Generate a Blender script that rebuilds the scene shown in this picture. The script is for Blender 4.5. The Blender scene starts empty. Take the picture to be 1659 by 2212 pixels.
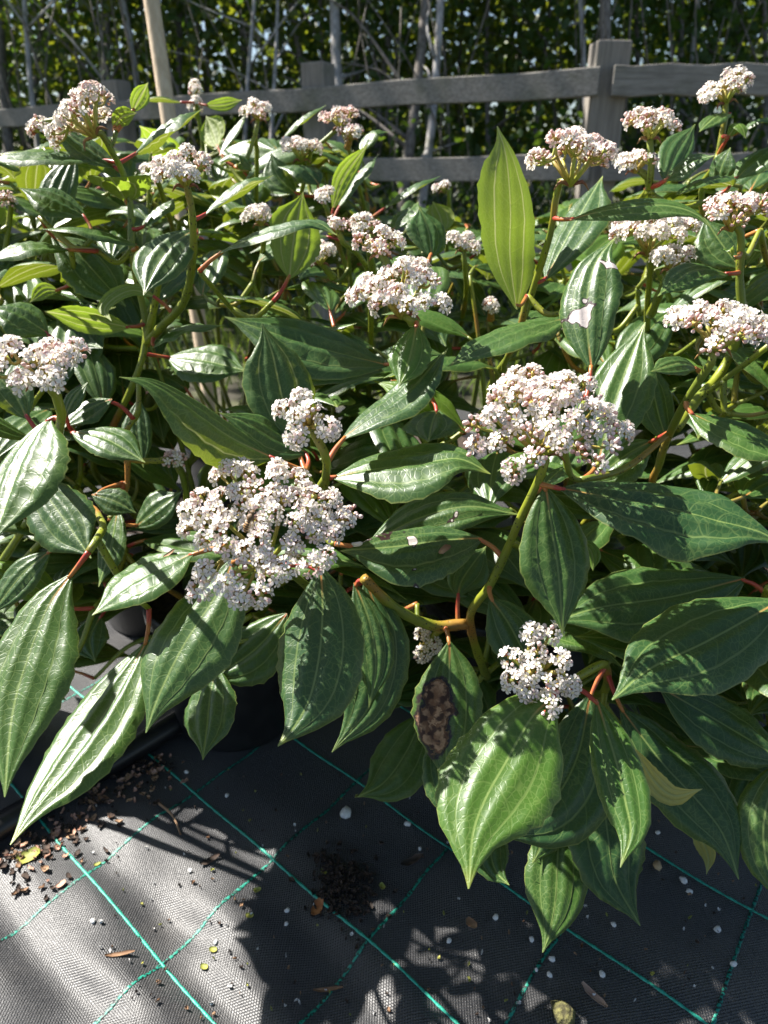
import bpy, math, random
import numpy as np
from mathutils import Vector, Matrix, Quaternion
R = math.radians
rng = np.random.default_rng(11)
random.seed(5)
scene = bpy.context.scene
COL = scene.collection

# ------------------------------------------------------------------ camera, sky, sun, exposure
CAM_H, PITCH, FPX = 0.75, R(25.0), 1548.0          # eye height, downward pitch, focal length in picture units (1659 wide)
cam_data = bpy.data.cameras.new('camera'); cam = bpy.data.objects.new('camera', cam_data); COL.objects.link(cam)
cam.location = (0, 0, CAM_H); cam.rotation_euler = (R(90) - PITCH, 0, 0)
cam_data.sensor_fit = 'VERTICAL'; cam_data.sensor_height = 36.0; cam_data.sensor_width = 27.0
cam_data.lens = FPX / 2212.0 * 36.0
cam_data.clip_start = 0.02; cam_data.clip_end = 500
cam_data.dof.use_dof = True; cam_data.dof.focus_distance = 0.56; cam_data.dof.aperture_fstop = 8.5
scene.camera = cam
SUN_AZ, SUN_EL = 61.0, 49.0                        # degrees to the left of the view direction, above the horizon
world = bpy.data.worlds.new('World'); scene.world = world; world.use_nodes = True
wn = world.node_tree.nodes; wl_ = world.node_tree.links
sky = wn.new('ShaderNodeTexSky'); sky.sky_type = 'NISHITA'; sky.sun_disc = False
sky.sun_elevation = R(SUN_EL); sky.sun_rotation = R(-SUN_AZ); sky.air_density = 1.0; sky.dust_density = 1.0
wn['Background'].inputs['Strength'].default_value = 0.05
wl_.new(sky.outputs[0], wn['Background'].inputs['Color'])
sd = bpy.data.lights.new('sun', 'SUN'); sun = bpy.data.objects.new('sun', sd); COL.objects.link(sun)
sd.energy = 5.0; sd.angle = R(0.53); sd.color = (1.0, 0.95, 0.88)
SUNV = Vector((-math.sin(R(SUN_AZ)) * math.cos(R(SUN_EL)), math.cos(R(SUN_AZ)) * math.cos(R(SUN_EL)), math.sin(R(SUN_EL))))
sun.rotation_euler = SUNV.to_track_quat('Z', 'Y').to_euler()
sun.location = (-2, 2, 4)
scene.view_settings.view_transform = 'Standard'; scene.view_settings.look = 'None'
scene.view_settings.exposure = 1.58; scene.view_settings.gamma = 1.0; scene.view_settings.use_curve_mapping = False
scene.render.engine = 'CYCLES'
scene.cycles.use_denoising = True
scene.cycles.max_bounces = 5; scene.cycles.diffuse_bounces = 3; scene.cycles.glossy_bounces = 2; scene.cycles.transmission_bounces = 3; scene.cycles.transparent_max_bounces = 4
scene.cycles.sample_clamp_indirect = 6.0

# ------------------------------------------------------------------ helpers
cp, sp = math.cos(PITCH), math.sin(PITCH)
def P(x, y, d):
    """picture point (1659 x 2212 units) at distance d along the view axis -> world"""
    X = (x - 829.5) / FPX; V = (1106.0 - y) / FPX
    return np.array([X * d, (cp + V * sp) * d, CAM_H + (-sp + V * cp) * d])
def C2W(n):
    """camera-frame direction (right, up, toward the viewer) -> world"""
    return np.array([n[0], n[1] * sp - n[2] * cp, n[1] * cp + n[2] * sp])
def W2C(v):
    return np.array([v[0], v[1] * sp + v[2] * cp, -v[1] * cp + v[2] * sp])
def unit(v):
    v = np.asarray(v, float); return v / (np.linalg.norm(v) + 1e-12)
def mesh_from(name, verts, faces, mats=(), smooth=True, midx=None):
    me = bpy.data.meshes.new(name)
    me.from_pydata([tuple(v) for v in verts], [], [tuple(f) for f in faces])
    for m in mats: me.materials.append(m)
    if smooth: me.polygons.foreach_set('use_smooth', [True] * len(me.polygons))
    if midx is not None: me.polygons.foreach_set('material_index', list(midx))
    me.update(); return me
def obj(name, me, parent=None, loc=None):
    o = bpy.data.objects.new(name, me); COL.objects.link(o)
    if parent is not None: o.parent = parent
    if loc is not None: o.location = loc
    return o
def tag(o, label, cat, group=None, kind=None):
    if label: o['label'] = label
    if cat: o['category'] = cat
    if group: o['group'] = group
    if kind: o['kind'] = kind
    return o
def empty(name, loc):
    o = bpy.data.objects.new(name, None); COL.objects.link(o); o.location = loc; o.empty_display_size = 0.05
    return o
def catmull(pts, n):
    pts = np.asarray(pts, float)
    if len(pts) == 2: pts = np.array([pts[0], (pts[0] + pts[1]) / 2, pts[1]])
    ext = np.vstack([2 * pts[0] - pts[1], pts, 2 * pts[-1] - pts[-2]])
    out = []
    k = len(pts) - 1
    for i in range(k):
        p0, p1, p2, p3 = ext[i:i + 4]
        for t in np.linspace(0, 1, 12, endpoint=(i == k - 1)):
            out.append(0.5 * (2 * p1 + (p2 - p0) * t + (2 * p0 - 5 * p1 + 4 * p2 - p3) * t * t + (3 * p1 - p0 - 3 * p2 + p3) * t ** 3))
    out = np.array(out)
    s = np.concatenate([[0], np.cumsum(np.linalg.norm(np.diff(out, axis=0), axis=1))])
    q = np.linspace(0, s[-1], n)
    return np.stack([np.interp(q, s, out[:, j]) for j in range(out.shape[1])], 1), s[-1]
def tube_geo(path, radii, sides=7, cap=True):
    path = np.asarray(path, float); n = len(path)
    T = np.gradient(path, axis=0); T /= np.linalg.norm(T, axis=1)[:, None] + 1e-12
    ref = np.array([0.31, 0.2, 0.93]) if abs(T[0][2]) < .9 else np.array([1., .1, 0])
    v, f = [], []
    a = np.arange(sides) / sides * 2 * math.pi
    for i in range(n):
        b = unit(np.cross(T[i], ref)); c = np.cross(b, T[i]); ref = unit(ref - T[i] * ref.dot(T[i]) * .5)
        for t in a: v.append(path[i] + radii[i] * (math.cos(t) * b + math.sin(t) * c))
    for i in range(n - 1):
        for k in range(sides):
            k2 = (k + 1) % sides
            f.append((i * sides + k, i * sides + k2, (i + 1) * sides + k2, (i + 1) * sides + k))
    if cap:
        f.append(tuple(range(sides))[::-1]); f.append(tuple(range((n - 1) * sides, n * sides)))
    return v, f
class Geo:
    def __init__(s): s.v = []; s.f = []; s.m = []
    def add(s, v, f, mi=0):
        o = len(s.v); s.v.extend(v); s.f.extend([tuple(i + o for i in q) for q in f]); s.m.extend([mi] * len(f)); return s
    def tube(s, path, r0, r1=None, n=None, sides=7, mi=0):
        if n: path, _ = catmull(path, n)
        r1 = r0 if r1 is None else r1
        v, f = tube_geo(path, np.linspace(r0, r1, len(path)), sides); return s.add(v, f, mi)
    def box(s, c, sx, sy, sz, M=None, bev=0.0, mi=0):
        x, y, z = sx / 2, sy / 2, sz / 2
        v = [np.array((a * x, b * y, e * z)) for a in (-1, 1) for b in (-1, 1) for e in (-1, 1)]
        f = [(0, 1, 3, 2), (4, 6, 7, 5), (0, 4, 5, 1), (2, 3, 7, 6), (0, 2, 6, 4), (1, 5, 7, 3)]
        if M is not None: v = [np.array(M @ Vector(q)) for q in v]
        return s.add([q + np.asarray(c) for q in v], f, mi)
    def mesh(s, name, mats, smooth=True): return mesh_from(name, s.v, s.f, mats, smooth, s.m)

# ------------------------------------------------------------------ materials
class NT:
    """small node helper"""
    def __init__(s, name):
        s.mat = bpy.data.materials.new(name); s.mat.use_nodes = True
        s.t = s.mat.node_tree; s.n = s.t.nodes; s.l = s.t.links
        s.bsdf = s.n['Principled BSDF']; s.out = s.n['Material Output']
    def new(s, typ, **kw):
        q = s.n.new(typ)
        for k, v in kw.items(): setattr(q, k, v)
        return q
    def put(s, sock, v):
        if isinstance(v, bpy.types.NodeSocket): s.l.new(v, sock)
        elif isinstance(v, (tuple, list)) and sock.type == 'RGBA' and len(v) == 3: sock.default_value = (*v, 1)
        else: sock.default_value = v
    def math(s, op, a, b=None, c=None, clamp=False):
        q = s.new('ShaderNodeMath', operation=op, use_clamp=clamp)
        for i, v in enumerate((a, b, c)):
            if v is not None: s.put(q.inputs[i], v)
        return q.outputs[0]
    def mix(s, fac, a, b, blend='MIX'):
        q = s.new('ShaderNodeMix', data_type='RGBA', blend_type=blend)
        s.put(q.inputs[0], fac); s.put(q.inputs[6], a); s.put(q.inputs[7], b); return q.outputs[2]
    def step(s, v, lo, hi, a=0.0, b=1.0):
        q = s.new('ShaderNodeMapRange', interpolation_type='SMOOTHSTEP')
        s.put(q.inputs[0], v); q.inputs[1].default_value = lo; q.inputs[2].default_value = hi
        q.inputs[3].default_value = a; q.inputs[4].default_value = b; return q.outputs[0]
    def noise(s, vec, scale, detail=2, rough=.5, out=0):
        q = s.new('ShaderNodeTexNoise'); q.inputs['Scale'].default_value = scale; q.inputs['Detail'].default_value = detail
        q.inputs['Roughness'].default_value = rough
        if vec is not None: s.l.new(vec, q.inputs['Vector'])
        return q.outputs[out]
    def voro(s, vec, scale, feature='F1', out='Distance'):
        q = s.new('ShaderNodeTexVoronoi', feature=feature); q.inputs['Scale'].default_value = scale
        if vec is not None: s.l.new(vec, q.inputs['Vector'])
        return q.outputs[out]
    def bump(s, h, strength, dist, normal=None):
        q = s.new('ShaderNodeBump'); s.put(q.inputs['Height'], h)
        q.inputs['Strength'].default_value = strength; q.inputs['Distance'].default_value = dist
        if normal is not None: s.l.new(normal, q.inputs['Normal'])
        return q.outputs[0]
    def sep(s, v):
        q = s.new('ShaderNodeSeparateXYZ'); s.l.new(v, q.inputs[0]); return q.outputs
    def comb(s, x, y, z=0.0):
        q = s.new('ShaderNodeCombineXYZ'); s.put(q.inputs[0], x); s.put(q.inputs[1], y); s.put(q.inputs[2], z); return q.outputs[0]
    def set(s, **kw):
        for k, v in kw.items(): s.put(s.bsdf.inputs[k.replace('_', ' ')], v)

def leaf_material(name, top=(0.025, 0.074, 0.019), under=(0.15, 0.21, 0.055), spots=0.0, brown=False, gloss=0.37, trans=(0.34, 0.44, 0.025), tmix=.17):
    m = NT(name)
    uv = m.new('ShaderNodeUVMap', uv_map='shape').outputs[0]
    mt = m.new('ShaderNodeUVMap', uv_map='metric').outputs[0]
    rnd = m.new('ShaderNodeObjectInfo').outputs['Random']
    x, y, _ = m.sep(uv)
    u = m.math('ABSOLUTE', m.math('MULTIPLY_ADD', x, 2.0, -1.0))
    mx, my, _ = m.sep(mt)
    off = m.math('MULTIPLY', rnd, 3.7)
    vec = m.comb(m.math('ADD', mx, off), my, off)
    warp = m.noise(vec, 60, 1, out=1)
    wv = m.new('ShaderNodeVectorMath', operation='MULTIPLY_ADD')
    m.l.new(warp, wv.inputs[0]); wv.inputs[1].default_value = (.006, .006, 0); m.l.new(vec, wv.inputs[2])
    # veins
    amx = m.math('ABSOLUTE', mx)
    mid = m.step(amx, .0004, .0011, 1, 0)
    lat = m.step(m.math('ABSOLUTE', m.math('SUBTRACT', u, 0.52)), .010, .034, 1, 0)
    sec_c = m.math('FRACT', m.math('ADD', m.math('SUBTRACT', m.math('MULTIPLY', y, 7.5), m.math('MULTIPLY', m.math('POWER', u, 1.4), 1.7)), m.math('MULTIPLY', m.noise(vec, 25, 1), 0.5)))
    sec = m.math('MULTIPLY', m.step(m.math('ABSOLUTE', m.math('SUBTRACT', sec_c, .5)), .012, .045, 1, 0), m.step(u, .9, .99, 1, 0))
    net = m.step(m.voro(wv.outputs[0], 210, 'DISTANCE_TO_EDGE'), .015, .095, 1, 0)
    net2 = m.step(m.voro(wv.outputs[0], 520, 'DISTANCE_TO_EDGE'), .02, .12, 1, 0)
    fade = m.noise(vec, 30, 2)
    fine = m.math('MAXIMUM', m.math('MULTIPLY', net, .75), m.math('MULTIPLY', net2, .25))
    fine = m.math('MULTIPLY', fine, m.step(fade, .32, .62, .35, 1))
    veins = m.math('MAXIMUM', m.math('MAXIMUM', m.math('MULTIPLY', mid, .95), m.math('MULTIPLY', lat, .60)), m.math('MAXIMUM', m.math('MULTIPLY', sec, .34), m.math('MULTIPLY', fine, .52)))
    # upper side
    big = m.noise(vec, 14, 3)
    hue = m.math('MULTIPLY_ADD', rnd, .9, .05)
    t2 = (top[0] * 1.55, top[1] * 1.22, top[2] * .72); t3 = (top[0] * .72, top[1] * .80, top[2] * 1.02)
    ctop = m.mix(hue, t3, t2)
    ctop = m.mix(m.step(big, .35, .7), ctop, m.mix(.5, ctop, (top[0] * 1.6, top[1] * 1.35, top[2] * .9)))
    tipy = m.math('MULTIPLY', m.step(y, .90, 1.0), m.step(m.noise(vec, 9, 1), .35, .6))
    ctop = m.mix(tipy, ctop, (.20, .22, .035))
    ctop = m.mix(m.math('MULTIPLY', veins, .70), ctop, (.22, .30, .085))
    ctop = m.mix(m.math('MULTIPLY', mid, m.step(y, .22, .02)), ctop, (.42, .17, .05))
    ctop = m.mix(m.math('MULTIPLY', m.step(u, .965, .995), .55), ctop, (.22, .24, .06))
    # lower side
    cun = m.mix(m.math('MAXIMUM', m.math('MULTIPLY', veins, .8), m.math('MULTIPLY', lat, .8)), m.mix(m.step(big, .3, .7), under, (under[0] * 1.25, under[1] * 1.12, under[2] * .8)), (.36, .40, .16))
    ctr = m.mix(m.math('MULTIPLY', veins, .55), trans, (trans[0] * 1.35, trans[1] * 1.15, trans[2] * 1.5))
    ctr = m.mix(m.math('MULTIPLY', m.math('MAXIMUM', mid, lat), .85), ctr, (.80, .82, .34))
    back = m.new('ShaderNodeNewGeometry').outputs['Backfacing']
    col = m.mix(back, ctop, cun)
    rough = m.math('ADD', m.math('MULTIPLY_ADD', m.noise(vec, 120, 2), .14, gloss - .05), m.math('MULTIPLY', back, .22))
    dead = None
    if spots > 0:      # bleached dry patches
        sn = m.noise(vec, 30, 3)
        dead = m.step(sn, .70 - spots, .705 - spots)
        rim = m.math('SUBTRACT', m.step(sn, .685 - spots, .69 - spots), dead, clamp=True)
        col = m.mix(rim, col, (.03, .012, .012)); col = m.mix(dead, col, (.56, .50, .47))
        ctr = m.mix(m.math('MAXIMUM', rim, dead), ctr, (.15, .12, .1))
    if brown:          # one large dead brown blotch
        dd = m.math('ADD', m.math('POWER', m.math('DIVIDE', m.math('SUBTRACT', mx, -.010), .017), 2.0), m.math('POWER', m.math('DIVIDE', m.math('SUBTRACT', my, .064), .030), 2.0))
        dd = m.math('ADD', dd, m.math('MULTIPLY_ADD', m.noise(vec, 38, 4, .6), 4.0, -2.0))
        dead = m.step(dd, 1.0, .92)
        rim = m.math('SUBTRACT', m.step(dd, 1.45, 1.1), dead, clamp=True)
        ring = m.math('FRACT', m.math('MULTIPLY', dd, 1.3))
        bc = m.mix(m.step(ring, .2, .8), (.20, .10, .055), (.42, .26, .16))
        bc = m.mix(m.step(m.noise(vec, 160, 2), .45, .6), bc, (.06, .028, .02))
        col = m.mix(rim, col, (.022, .012, .014)); col = m.mix(dead, col, bc)
        ctr = m.mix(m.math('MAXIMUM', rim, dead), ctr, (.03, .015, .01))
        rough = m.math('ADD', rough, m.math('MULTIPLY', dead, .3))
    h = m.math('ADD', m.math('MULTIPLY', m.math('MAXIMUM', m.math('MULTIPLY', net, .6), m.math('MAXIMUM', m.math('MULTIPLY', sec, .8), lat)), -1.0), m.math('MULTIPLY', m.noise(vec, 300, 1), .6))
    sgn = m.math('MULTIPLY_ADD', back, -2.0, 1.0)
    bn = m.bump(m.math('MULTIPLY', h, sgn), .26, .00040)
    m.set(Base_Color=col, Roughness=rough, Normal=bn, IOR=1.45)
    m.bsdf.inputs['Specular IOR Level'].default_value = .56
    tr = m.new('ShaderNodeBsdfTranslucent'); m.put(tr.inputs['Color'], ctr); m.l.new(bn, tr.inputs['Normal'])
    ms = m.new('ShaderNodeMixShader'); ms.inputs[0].default_value = tmix
    m.l.new(m.bsdf.outputs[0], ms.inputs[1]); m.l.new(tr.outputs[0], ms.inputs[2]); m.l.new(ms.outputs[0], m.out.inputs['Surface'])
    return m.mat
MAT = {}
MAT['leaf'] = leaf_material('leaf_green')
MAT['leaf_light'] = leaf_material('leaf_fresh_green', top=(0.058, 0.135, 0.022), under=(0.19, 0.25, 0.05), trans=(.34, .50, .035), tmix=.34)
MAT['leaf_mid'] = leaf_material('leaf_mid_green', top=(0.034, 0.098, 0.017), tmix=.2)
MAT['leaf_spot'] = leaf_material('leaf_with_dry_patches', spots=.035)
MAT['leaf_brown'] = leaf_material('leaf_with_brown_patch', brown=True)
MAT['leaf_yellow'] = leaf_material('leaf_yellowing', top=(.34, .33, .08), under=(.42, .40, .13), trans=(.5, .45, .06))

def simple(name, c1, c2, scale, rough=.55, bump=.3, bdist=.002, coord='Object', detail=4, spec=.5, trans=None, lo=.35, hi=.65):
    m = NT(name); v = m.new('ShaderNodeTexCoord').outputs[coord]
    n = m.noise(v, scale, detail)
    m.set(Base_Color=m.mix(m.step(n, lo, hi), c1, c2), Roughness=rough, Normal=m.bump(n, bump, bdist))
    m.bsdf.inputs['Specular IOR Level'].default_value = spec
    if trans:
        tr = m.new('ShaderNodeBsdfTranslucent'); m.put(tr.inputs['Color'], trans[0])
        ms = m.new('ShaderNodeMixShader'); ms.inputs[0].default_value = trans[1]
        m.l.new(m.bsdf.outputs[0], ms.inputs[1]); m.l.new(tr.outputs[0], ms.inputs[2]); m.l.new(ms.outputs[0], m.out.inputs['Surface'])
    return m.mat
def stem_material():
    m = NT('stem_speckled'); v = m.new('ShaderNodeTexCoord').outputs['Object']
    sp_ = m.step(m.voro(v, 330), .20, .30, 1, 0)
    sp_ = m.math('MULTIPLY', sp_, m.step(m.noise(v, 60, 2), .42, .55))
    c = m.mix(m.step(m.noise(v, 22, 2), .35, .65), (.21, .24, .018), (.13, .17, .02))
    c = m.mix(m.math('MULTIPLY', m.step(m.noise(v, 9, 2), .55, .72), .75), c, (.36, .12, .03))
    c = m.mix(sp_, c, (.02, .015, .008))
    m.set(Base_Color=c, Roughness=.42, Normal=m.bump(m.math('SUBTRACT', m.noise(v, 200, 2), sp_), .4, .0006)); return m.mat
MAT['stem'] = stem_material()
MAT['petiole'] = simple('petiole_red', (.36, .045, .03), (.40, .16, .04), 38, .38, .2, .0005, lo=.42, hi=.6)
MAT['petiole_green'] = simple('petiole_green', (.16, .19, .03), (.30, .17, .05), 30, .42, .2, .0005, lo=.45, hi=.7)
MAT['ray'] = simple('flower_ray_green', (.30, .34, .05), (.36, .26, .06), 60, .5, .2, .0004)
MAT['petal'] = simple('petal_white', (.84, .77, .73), (.88, .84, .80), 70, .55, .2, .0003, trans=((.86, .80, .74), .36))
MAT['petal_pink'] = simple('petal_pink', (.80, .62, .60), (.84, .76, .73), 120, .5, .2, .0003, trans=((.84, .62, .56), .30))
MAT['bud_pink'] = simple('bud_pink', (.74, .42, .38), (.80, .60, .54), 110, .5, .2, .0003, trans=((.7, .3, .25), .15))
MAT['calyx'] = simple('calyx_red', (.34, .07, .04), (.34, .26, .06), 130, .5, .1, .0003)
MAT['eye'] = simple('flower_centre', (.66, .58, .30), (.74, .68, .44), 300, .6, .1, .0002)
MAT['bract'] = simple('bract_brown', (.16, .05, .025), (.26, .14, .04), 60, .55, .3, .0006)
MAT['pot'] = simple('pot_black_plastic', (.010, .010, .011), (.016, .016, .017), 40, .42, .15, .0008)
MAT['soil'] = simple('potting_soil', (.020, .013, .009), (.06, .04, .028), 130, .9, .8, .006)
MAT['debris'] = simple('dry_debris', (.15, .075, .035), (.34, .21, .12), 45, .8, .4, .001)
MAT['debris_dark'] = simple('dark_debris', (.02, .014, .01), (.08, .05, .035), 120, .9, .6, .002)
MAT['perlite'] = simple('perlite_white', (.62, .60, .57), (.78, .77, .75), 200, .8, .4, .001)
MAT['thread'] = simple('green_thread', (.012, .25, .17), (.03, .40, .28), 420, .42, .8, .0008)
MAT['thread_b'] = simple('green_thread_woven_in', (.010, .016, .016), (.012, .24, .17), 330, .45, .8, .0008, lo=.42, hi=.55)
MAT['pipe'] = simple('black_pipe', (.008, .008, .009), (.013, .013, .014), 60, .38, .15, .0008)

def fabric_material():
    m = NT('woven_ground_fabric'); v = m.new('ShaderNodeTexCoord').outputs['Object']
    x, y, z = m.sep(v)
    a = R(48.9); ca, sa = math.cos(a), math.sin(a)
    wob = m.math('MULTIPLY', m.noise(v, 14, 2), .004)
    p = m.math('ADD', m.math('ADD', m.math('MULTIPLY', x, ca), m.math('MULTIPLY', y, sa)), wob)
    q = m.math('SUBTRACT', m.math('MULTIPLY', y, ca), m.math('MULTIPLY', x, sa))
    k1, k2 = 2 * math.pi / .0042, 2 * math.pi / .0034
    s1 = m.math('SINE', m.math('MULTIPLY', p, k1)); s2 = m.math('SINE', m.math('MULTIPLY', q, k2))
    weave = m.math('MULTIPLY', s1, s2)                       # over-under checker of flat tapes
    edge = m.math('MINIMUM', m.math('ABSOLUTE', s1), m.math('ABSOLUTE', s2))
    h = m.math('ADD', m.math('MULTIPLY', weave, .5), m.math('MULTIPLY', m.step(edge, 0, .35), .5))
    h = m.math('ADD', h, m.math('MULTIPLY', m.noise(v, 420, 2), .8))
    dust = m.math('MULTIPLY', m.step(m.noise(v, 7, 5, .65), .48, .72), .45)
    speck = m.step(m.voro(v, 210), .05, .10, 1, 0)
    speck = m.math('MULTIPLY', speck, m.step(m.noise(v, 40, 2), .52, .62))
    c = m.mix(m.step(weave, -.4, .4), (.010, .010, .012), (.024, .024, .027))
    c = m.mix(dust, c, (.050, .044, .038)); c = m.mix(m.math('MULTIPLY', speck, .6), c, (.28, .26, .24))
    rgh = m.math('ADD', m.math('MULTIPLY_ADD', m.noise(v, 300, 2), .30, .33), m.math('MULTIPLY', dust, .3))
    m.set(Base_Color=c, Roughness=rgh, Normal=m.bump(h, 1.0, .0024)); m.bsdf.inputs['Specular IOR Level'].default_value = 1.0; m.bsdf.inputs['Coat Weight'].default_value = .5; m.bsdf.inputs['Coat Roughness'].default_value = .34; m.put(m.bsdf.inputs['Coat Normal'], m.bump(h, .30, .0007)); return m.mat
MAT['fabric'] = fabric_material()
def wood_material(name, c1, c2, green=(.10, .11, .06), axis=(1.2, 30, 30)):
    m = NT(name); tc = m.new('ShaderNodeTexCoord').outputs['Object']
    mp = m.new('ShaderNodeMapping'); m.l.new(tc, mp.inputs[0]); mp.inputs['Scale'].default_value = axis
    g = m.noise(mp.outputs[0], 4.0, 5, .65); st = m.noise(tc, 5, 4, .6)
    c = m.mix(m.step(g, .3, .7), c1, c2); c = m.mix(m.math('MULTIPLY', m.step(st, .5, .72), .6), c, green)
    m.set(Base_Color=c, Roughness=.85, Normal=m.bump(g, .5, .004)); return m.mat
MAT['rail'] = wood_material('weathered_wood', (.17, .155, .135), (.30, .28, .25))
MAT['post'] = wood_material('weathered_post', (.18, .16, .135), (.30, .27, .235), axis=(30, 30, 1.2))
MAT['stake'] = wood_material('pale_stake', (.50, .38, .25), (.66, .53, .38), green=(.42, .31, .2), axis=(30, 30, 1.0))
MAT['bark'] = wood_material('bark_grey_brown', (.09, .075, .062), (.26, .23, .20), green=(.045, .055, .022), axis=(14, 14, 2.5))
MAT['bark_pale'] = wood_material('bark_pale', (.22, .205, .19), (.46, .44, .42), green=(.10, .11, .06), axis=(12, 12, 4))
MAT['wire'] = simple('galvanised_wire', (.10, .10, .10), (.2, .2, .2), 50, .5)
def crown_mat(name, a, b, t):
    m = NT(name); g = m.new('ShaderNodeNewGeometry').outputs['Random Per Island']
    c = m.mix(g, a, b); m.set(Base_Color=c, Roughness=.5)
    tr = m.new('ShaderNodeBsdfTranslucent'); m.put(tr.inputs['Color'], m.mix(g, t, (t[0] * 1.3, t[1] * 1.05, t[2])))
    ms = m.new('ShaderNodeMixShader'); ms.inputs[0].default_value = .42
    m.l.new(m.bsdf.outputs[0], ms.inputs[1]); m.l.new(tr.outputs[0], ms.inputs[2]); m.l.new(ms.outputs[0], m.out.inputs['Surface'])
    return m.mat
MAT['crown'] = crown_mat('hedge_leaf', (.028, .065, .016), (.06, .11, .022), (.12, .24, .02))
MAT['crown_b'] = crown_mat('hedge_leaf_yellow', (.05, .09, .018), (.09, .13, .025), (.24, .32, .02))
MAT['grass'] = crown_mat('grass_blade', (.04, .085, .015), (.09, .13, .03), (.22, .35, .04))
MAT['ground'] = simple('bare_earth', (.035, .03, .018), (.07, .075, .03), 6, .95, .6, .02)

# ------------------------------------------------------------------ the setting
def fab_h(x, y):
    a = R(48.9)
    p = x * math.cos(a) + y * math.sin(a); q = y * math.cos(a) - x * math.sin(a)
    near = np.exp(-((x + .22) ** 2 / .16 + (y - .42) ** 2 / .05))
    h = .0038 * np.sin(p * 55 + 2.2 * np.sin(q * 7 + .6)) * (0.25 + near) + .0022 * np.sin(p * 23 + q * 9 + 1.3) + .0016 * np.sin(q * 31 + 2.0 * np.sin(p * 11))
    h = h + .0012 * np.sin(p * 118 + 3 * np.sin(q * 13)) * near
    return .016 + h * 1.15
g = Geo(); g.add([(-250, -250, 0), (250, -250, 0), (250, 250, 0), (-250, 250, 0)], [(0, 1, 2, 3)])
tag(obj('ground', g.mesh('ground', [MAT['ground']])), 'bare earth ground beyond the black fabric', 'ground', kind='structure')
xs = np.concatenate([np.linspace(-1.6, -.75, 12)[:-1], np.linspace(-.75, .75, 190), np.linspace(.75, 1.6, 12)[1:]])
ys = np.concatenate([np.linspace(-.3, .3, 8)[:-1], np.linspace(.3, 1.05, 120), np.linspace(1.05, 2.45, 20)[1:]])
XX, YY = np.meshgrid(xs, ys); ZZ = fab_h(XX, YY)
nv = len(xs); vv = np.stack([XX.ravel(), YY.ravel(), ZZ.ravel()], 1)
ff = [(j * nv + i, j * nv + i + 1, (j + 1) * nv + i + 1, (j + 1) * nv + i) for j in range(len(ys) - 1) for i in range(nv - 1)]
fabric = tag(obj('ground_fabric', mesh_from('ground_fabric', vv, ff, [MAT['fabric']])), 'black woven weed-control fabric with a grid of green threads', 'ground fabric', kind='structure')
# the green marker threads woven into it: each a thin raised ribbon
GA, GB, GS = R(-41.3), R(51.4), .1545
G0 = P(1065 / 1.808, 3395 / 1.808, 1); G0 = np.array([0, 0, CAM_H]) + (G0 - [0, 0, CAM_H]) * (CAM_H / (CAM_H - G0[2]))
def thread(o2, ang, ln, w, hh, wob):
    t = np.arange(-ln, ln, .006); d = np.array([math.cos(ang), math.sin(ang)]); nrm = np.array([-d[1], d[0]])
    ph = rng.uniform(0, 6, 3)
    c = o2[None, :2] + t[:, None] * d + nrm * ((wob * np.sin(t * 9 + ph[0]) + wob * .5 * np.sin(t * 23 + ph[1]))[:, None])
    keep = (np.abs(c[:, 0]) < 1.0) & (c[:, 1] > .2) & (c[:, 1] < 1.5)
    c = c[keep]
    if len(c) < 8: return None
    v, f = [], []
    for i, q in enumerate(c):
        tw = 1 + .25 * math.sin(i * 2.1 + ph[2])
        for s_, z_ in ((-1, 0), (-.5, hh), (.5, hh), (1, 0)):
            e = q + nrm * s_ * w * tw * .5
            v.append((e[0], e[1], fab_h(e[0], e[1]) + z_ * (1 + .35 * math.sin(i * 2.1)) + .0004))
    for i in range(len(c) - 1):
        for k in range(3): f.append((i * 4 + k, i * 4 + k + 1, i * 4 + k + 5, i * 4 + k + 4))
    return mesh_from('green_thread', v, f, [MAT['thread']])
ua = np.array([math.cos(GA), math.sin(GA), 0]); ub = np.array([math.cos(GB), math.sin(GB), 0])
for k in range(-4, 6):
    me = thread(G0 + ub * GS * k, GA, 1.6, .0030, .0010, .0007)
    if me: obj('green_thread', me, fabric)
    me = thread(G0 + ua * GS * k, GB, 1.6, .0034, .0004, .0009)
    if me:
        me.materials[0] = MAT['thread_b']; obj('green_thread', me, fabric)

# ------------------------------------------------------------------ fence behind the plants
RP = np.array([.83, 3.10]); LP = np.array([-2.55, 5.05]); RR = np.array([1.75, 3.03])
fence = tag(empty('timber_fence', (RP[0], RP[1], 0)), 'weathered grey timber post and rail fence behind the shrubs', 'fence')
FL = Vector((RP[0], RP[1], 0))
def fpart(name, g_, mat, bevel=.004):
    o = obj(name, g_.mesh(name, [mat], smooth=False), fence); o.location = -FL
    b = o.modifiers.new('bevel', 'BEVEL'); b.width = bevel; b.segments = 2; return o
def rail(a, b, z0, z1, off):
    a = np.array(a); b = np.array(b); d = unit(b - a); n_ = np.array([d[1], -d[0]]); n_ = n_ if n_[1] < 0 else -n_
    ln = np.linalg.norm(b - a); seg = 14; g_ = Geo(); v = []
    for i in range(seg + 1):
        t = i / seg; c = a + (b - a) * t + n_ * off; w = .004 * math.sin(i * 1.7 + z0 * 9)
        for (o_, z) in ((0, z0), (.038, z0), (.038, z1), (0, z1)):
            e = c + n_ * o_; v.append((e[0], e[1], z + w))
    f = [(i * 4 + k, i * 4 + (k + 1) % 4, i * 4 + 4 + (k + 1) % 4, i * 4 + 4 + k) for i in range(seg) for k in range(4)]
    f += [(3, 2, 1, 0), tuple(seg * 4 + k for k in range(4))]
    g_.add(v, f); return fpart('rail', g_, MAT['rail'])
dl = unit(LP - RP)
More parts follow.
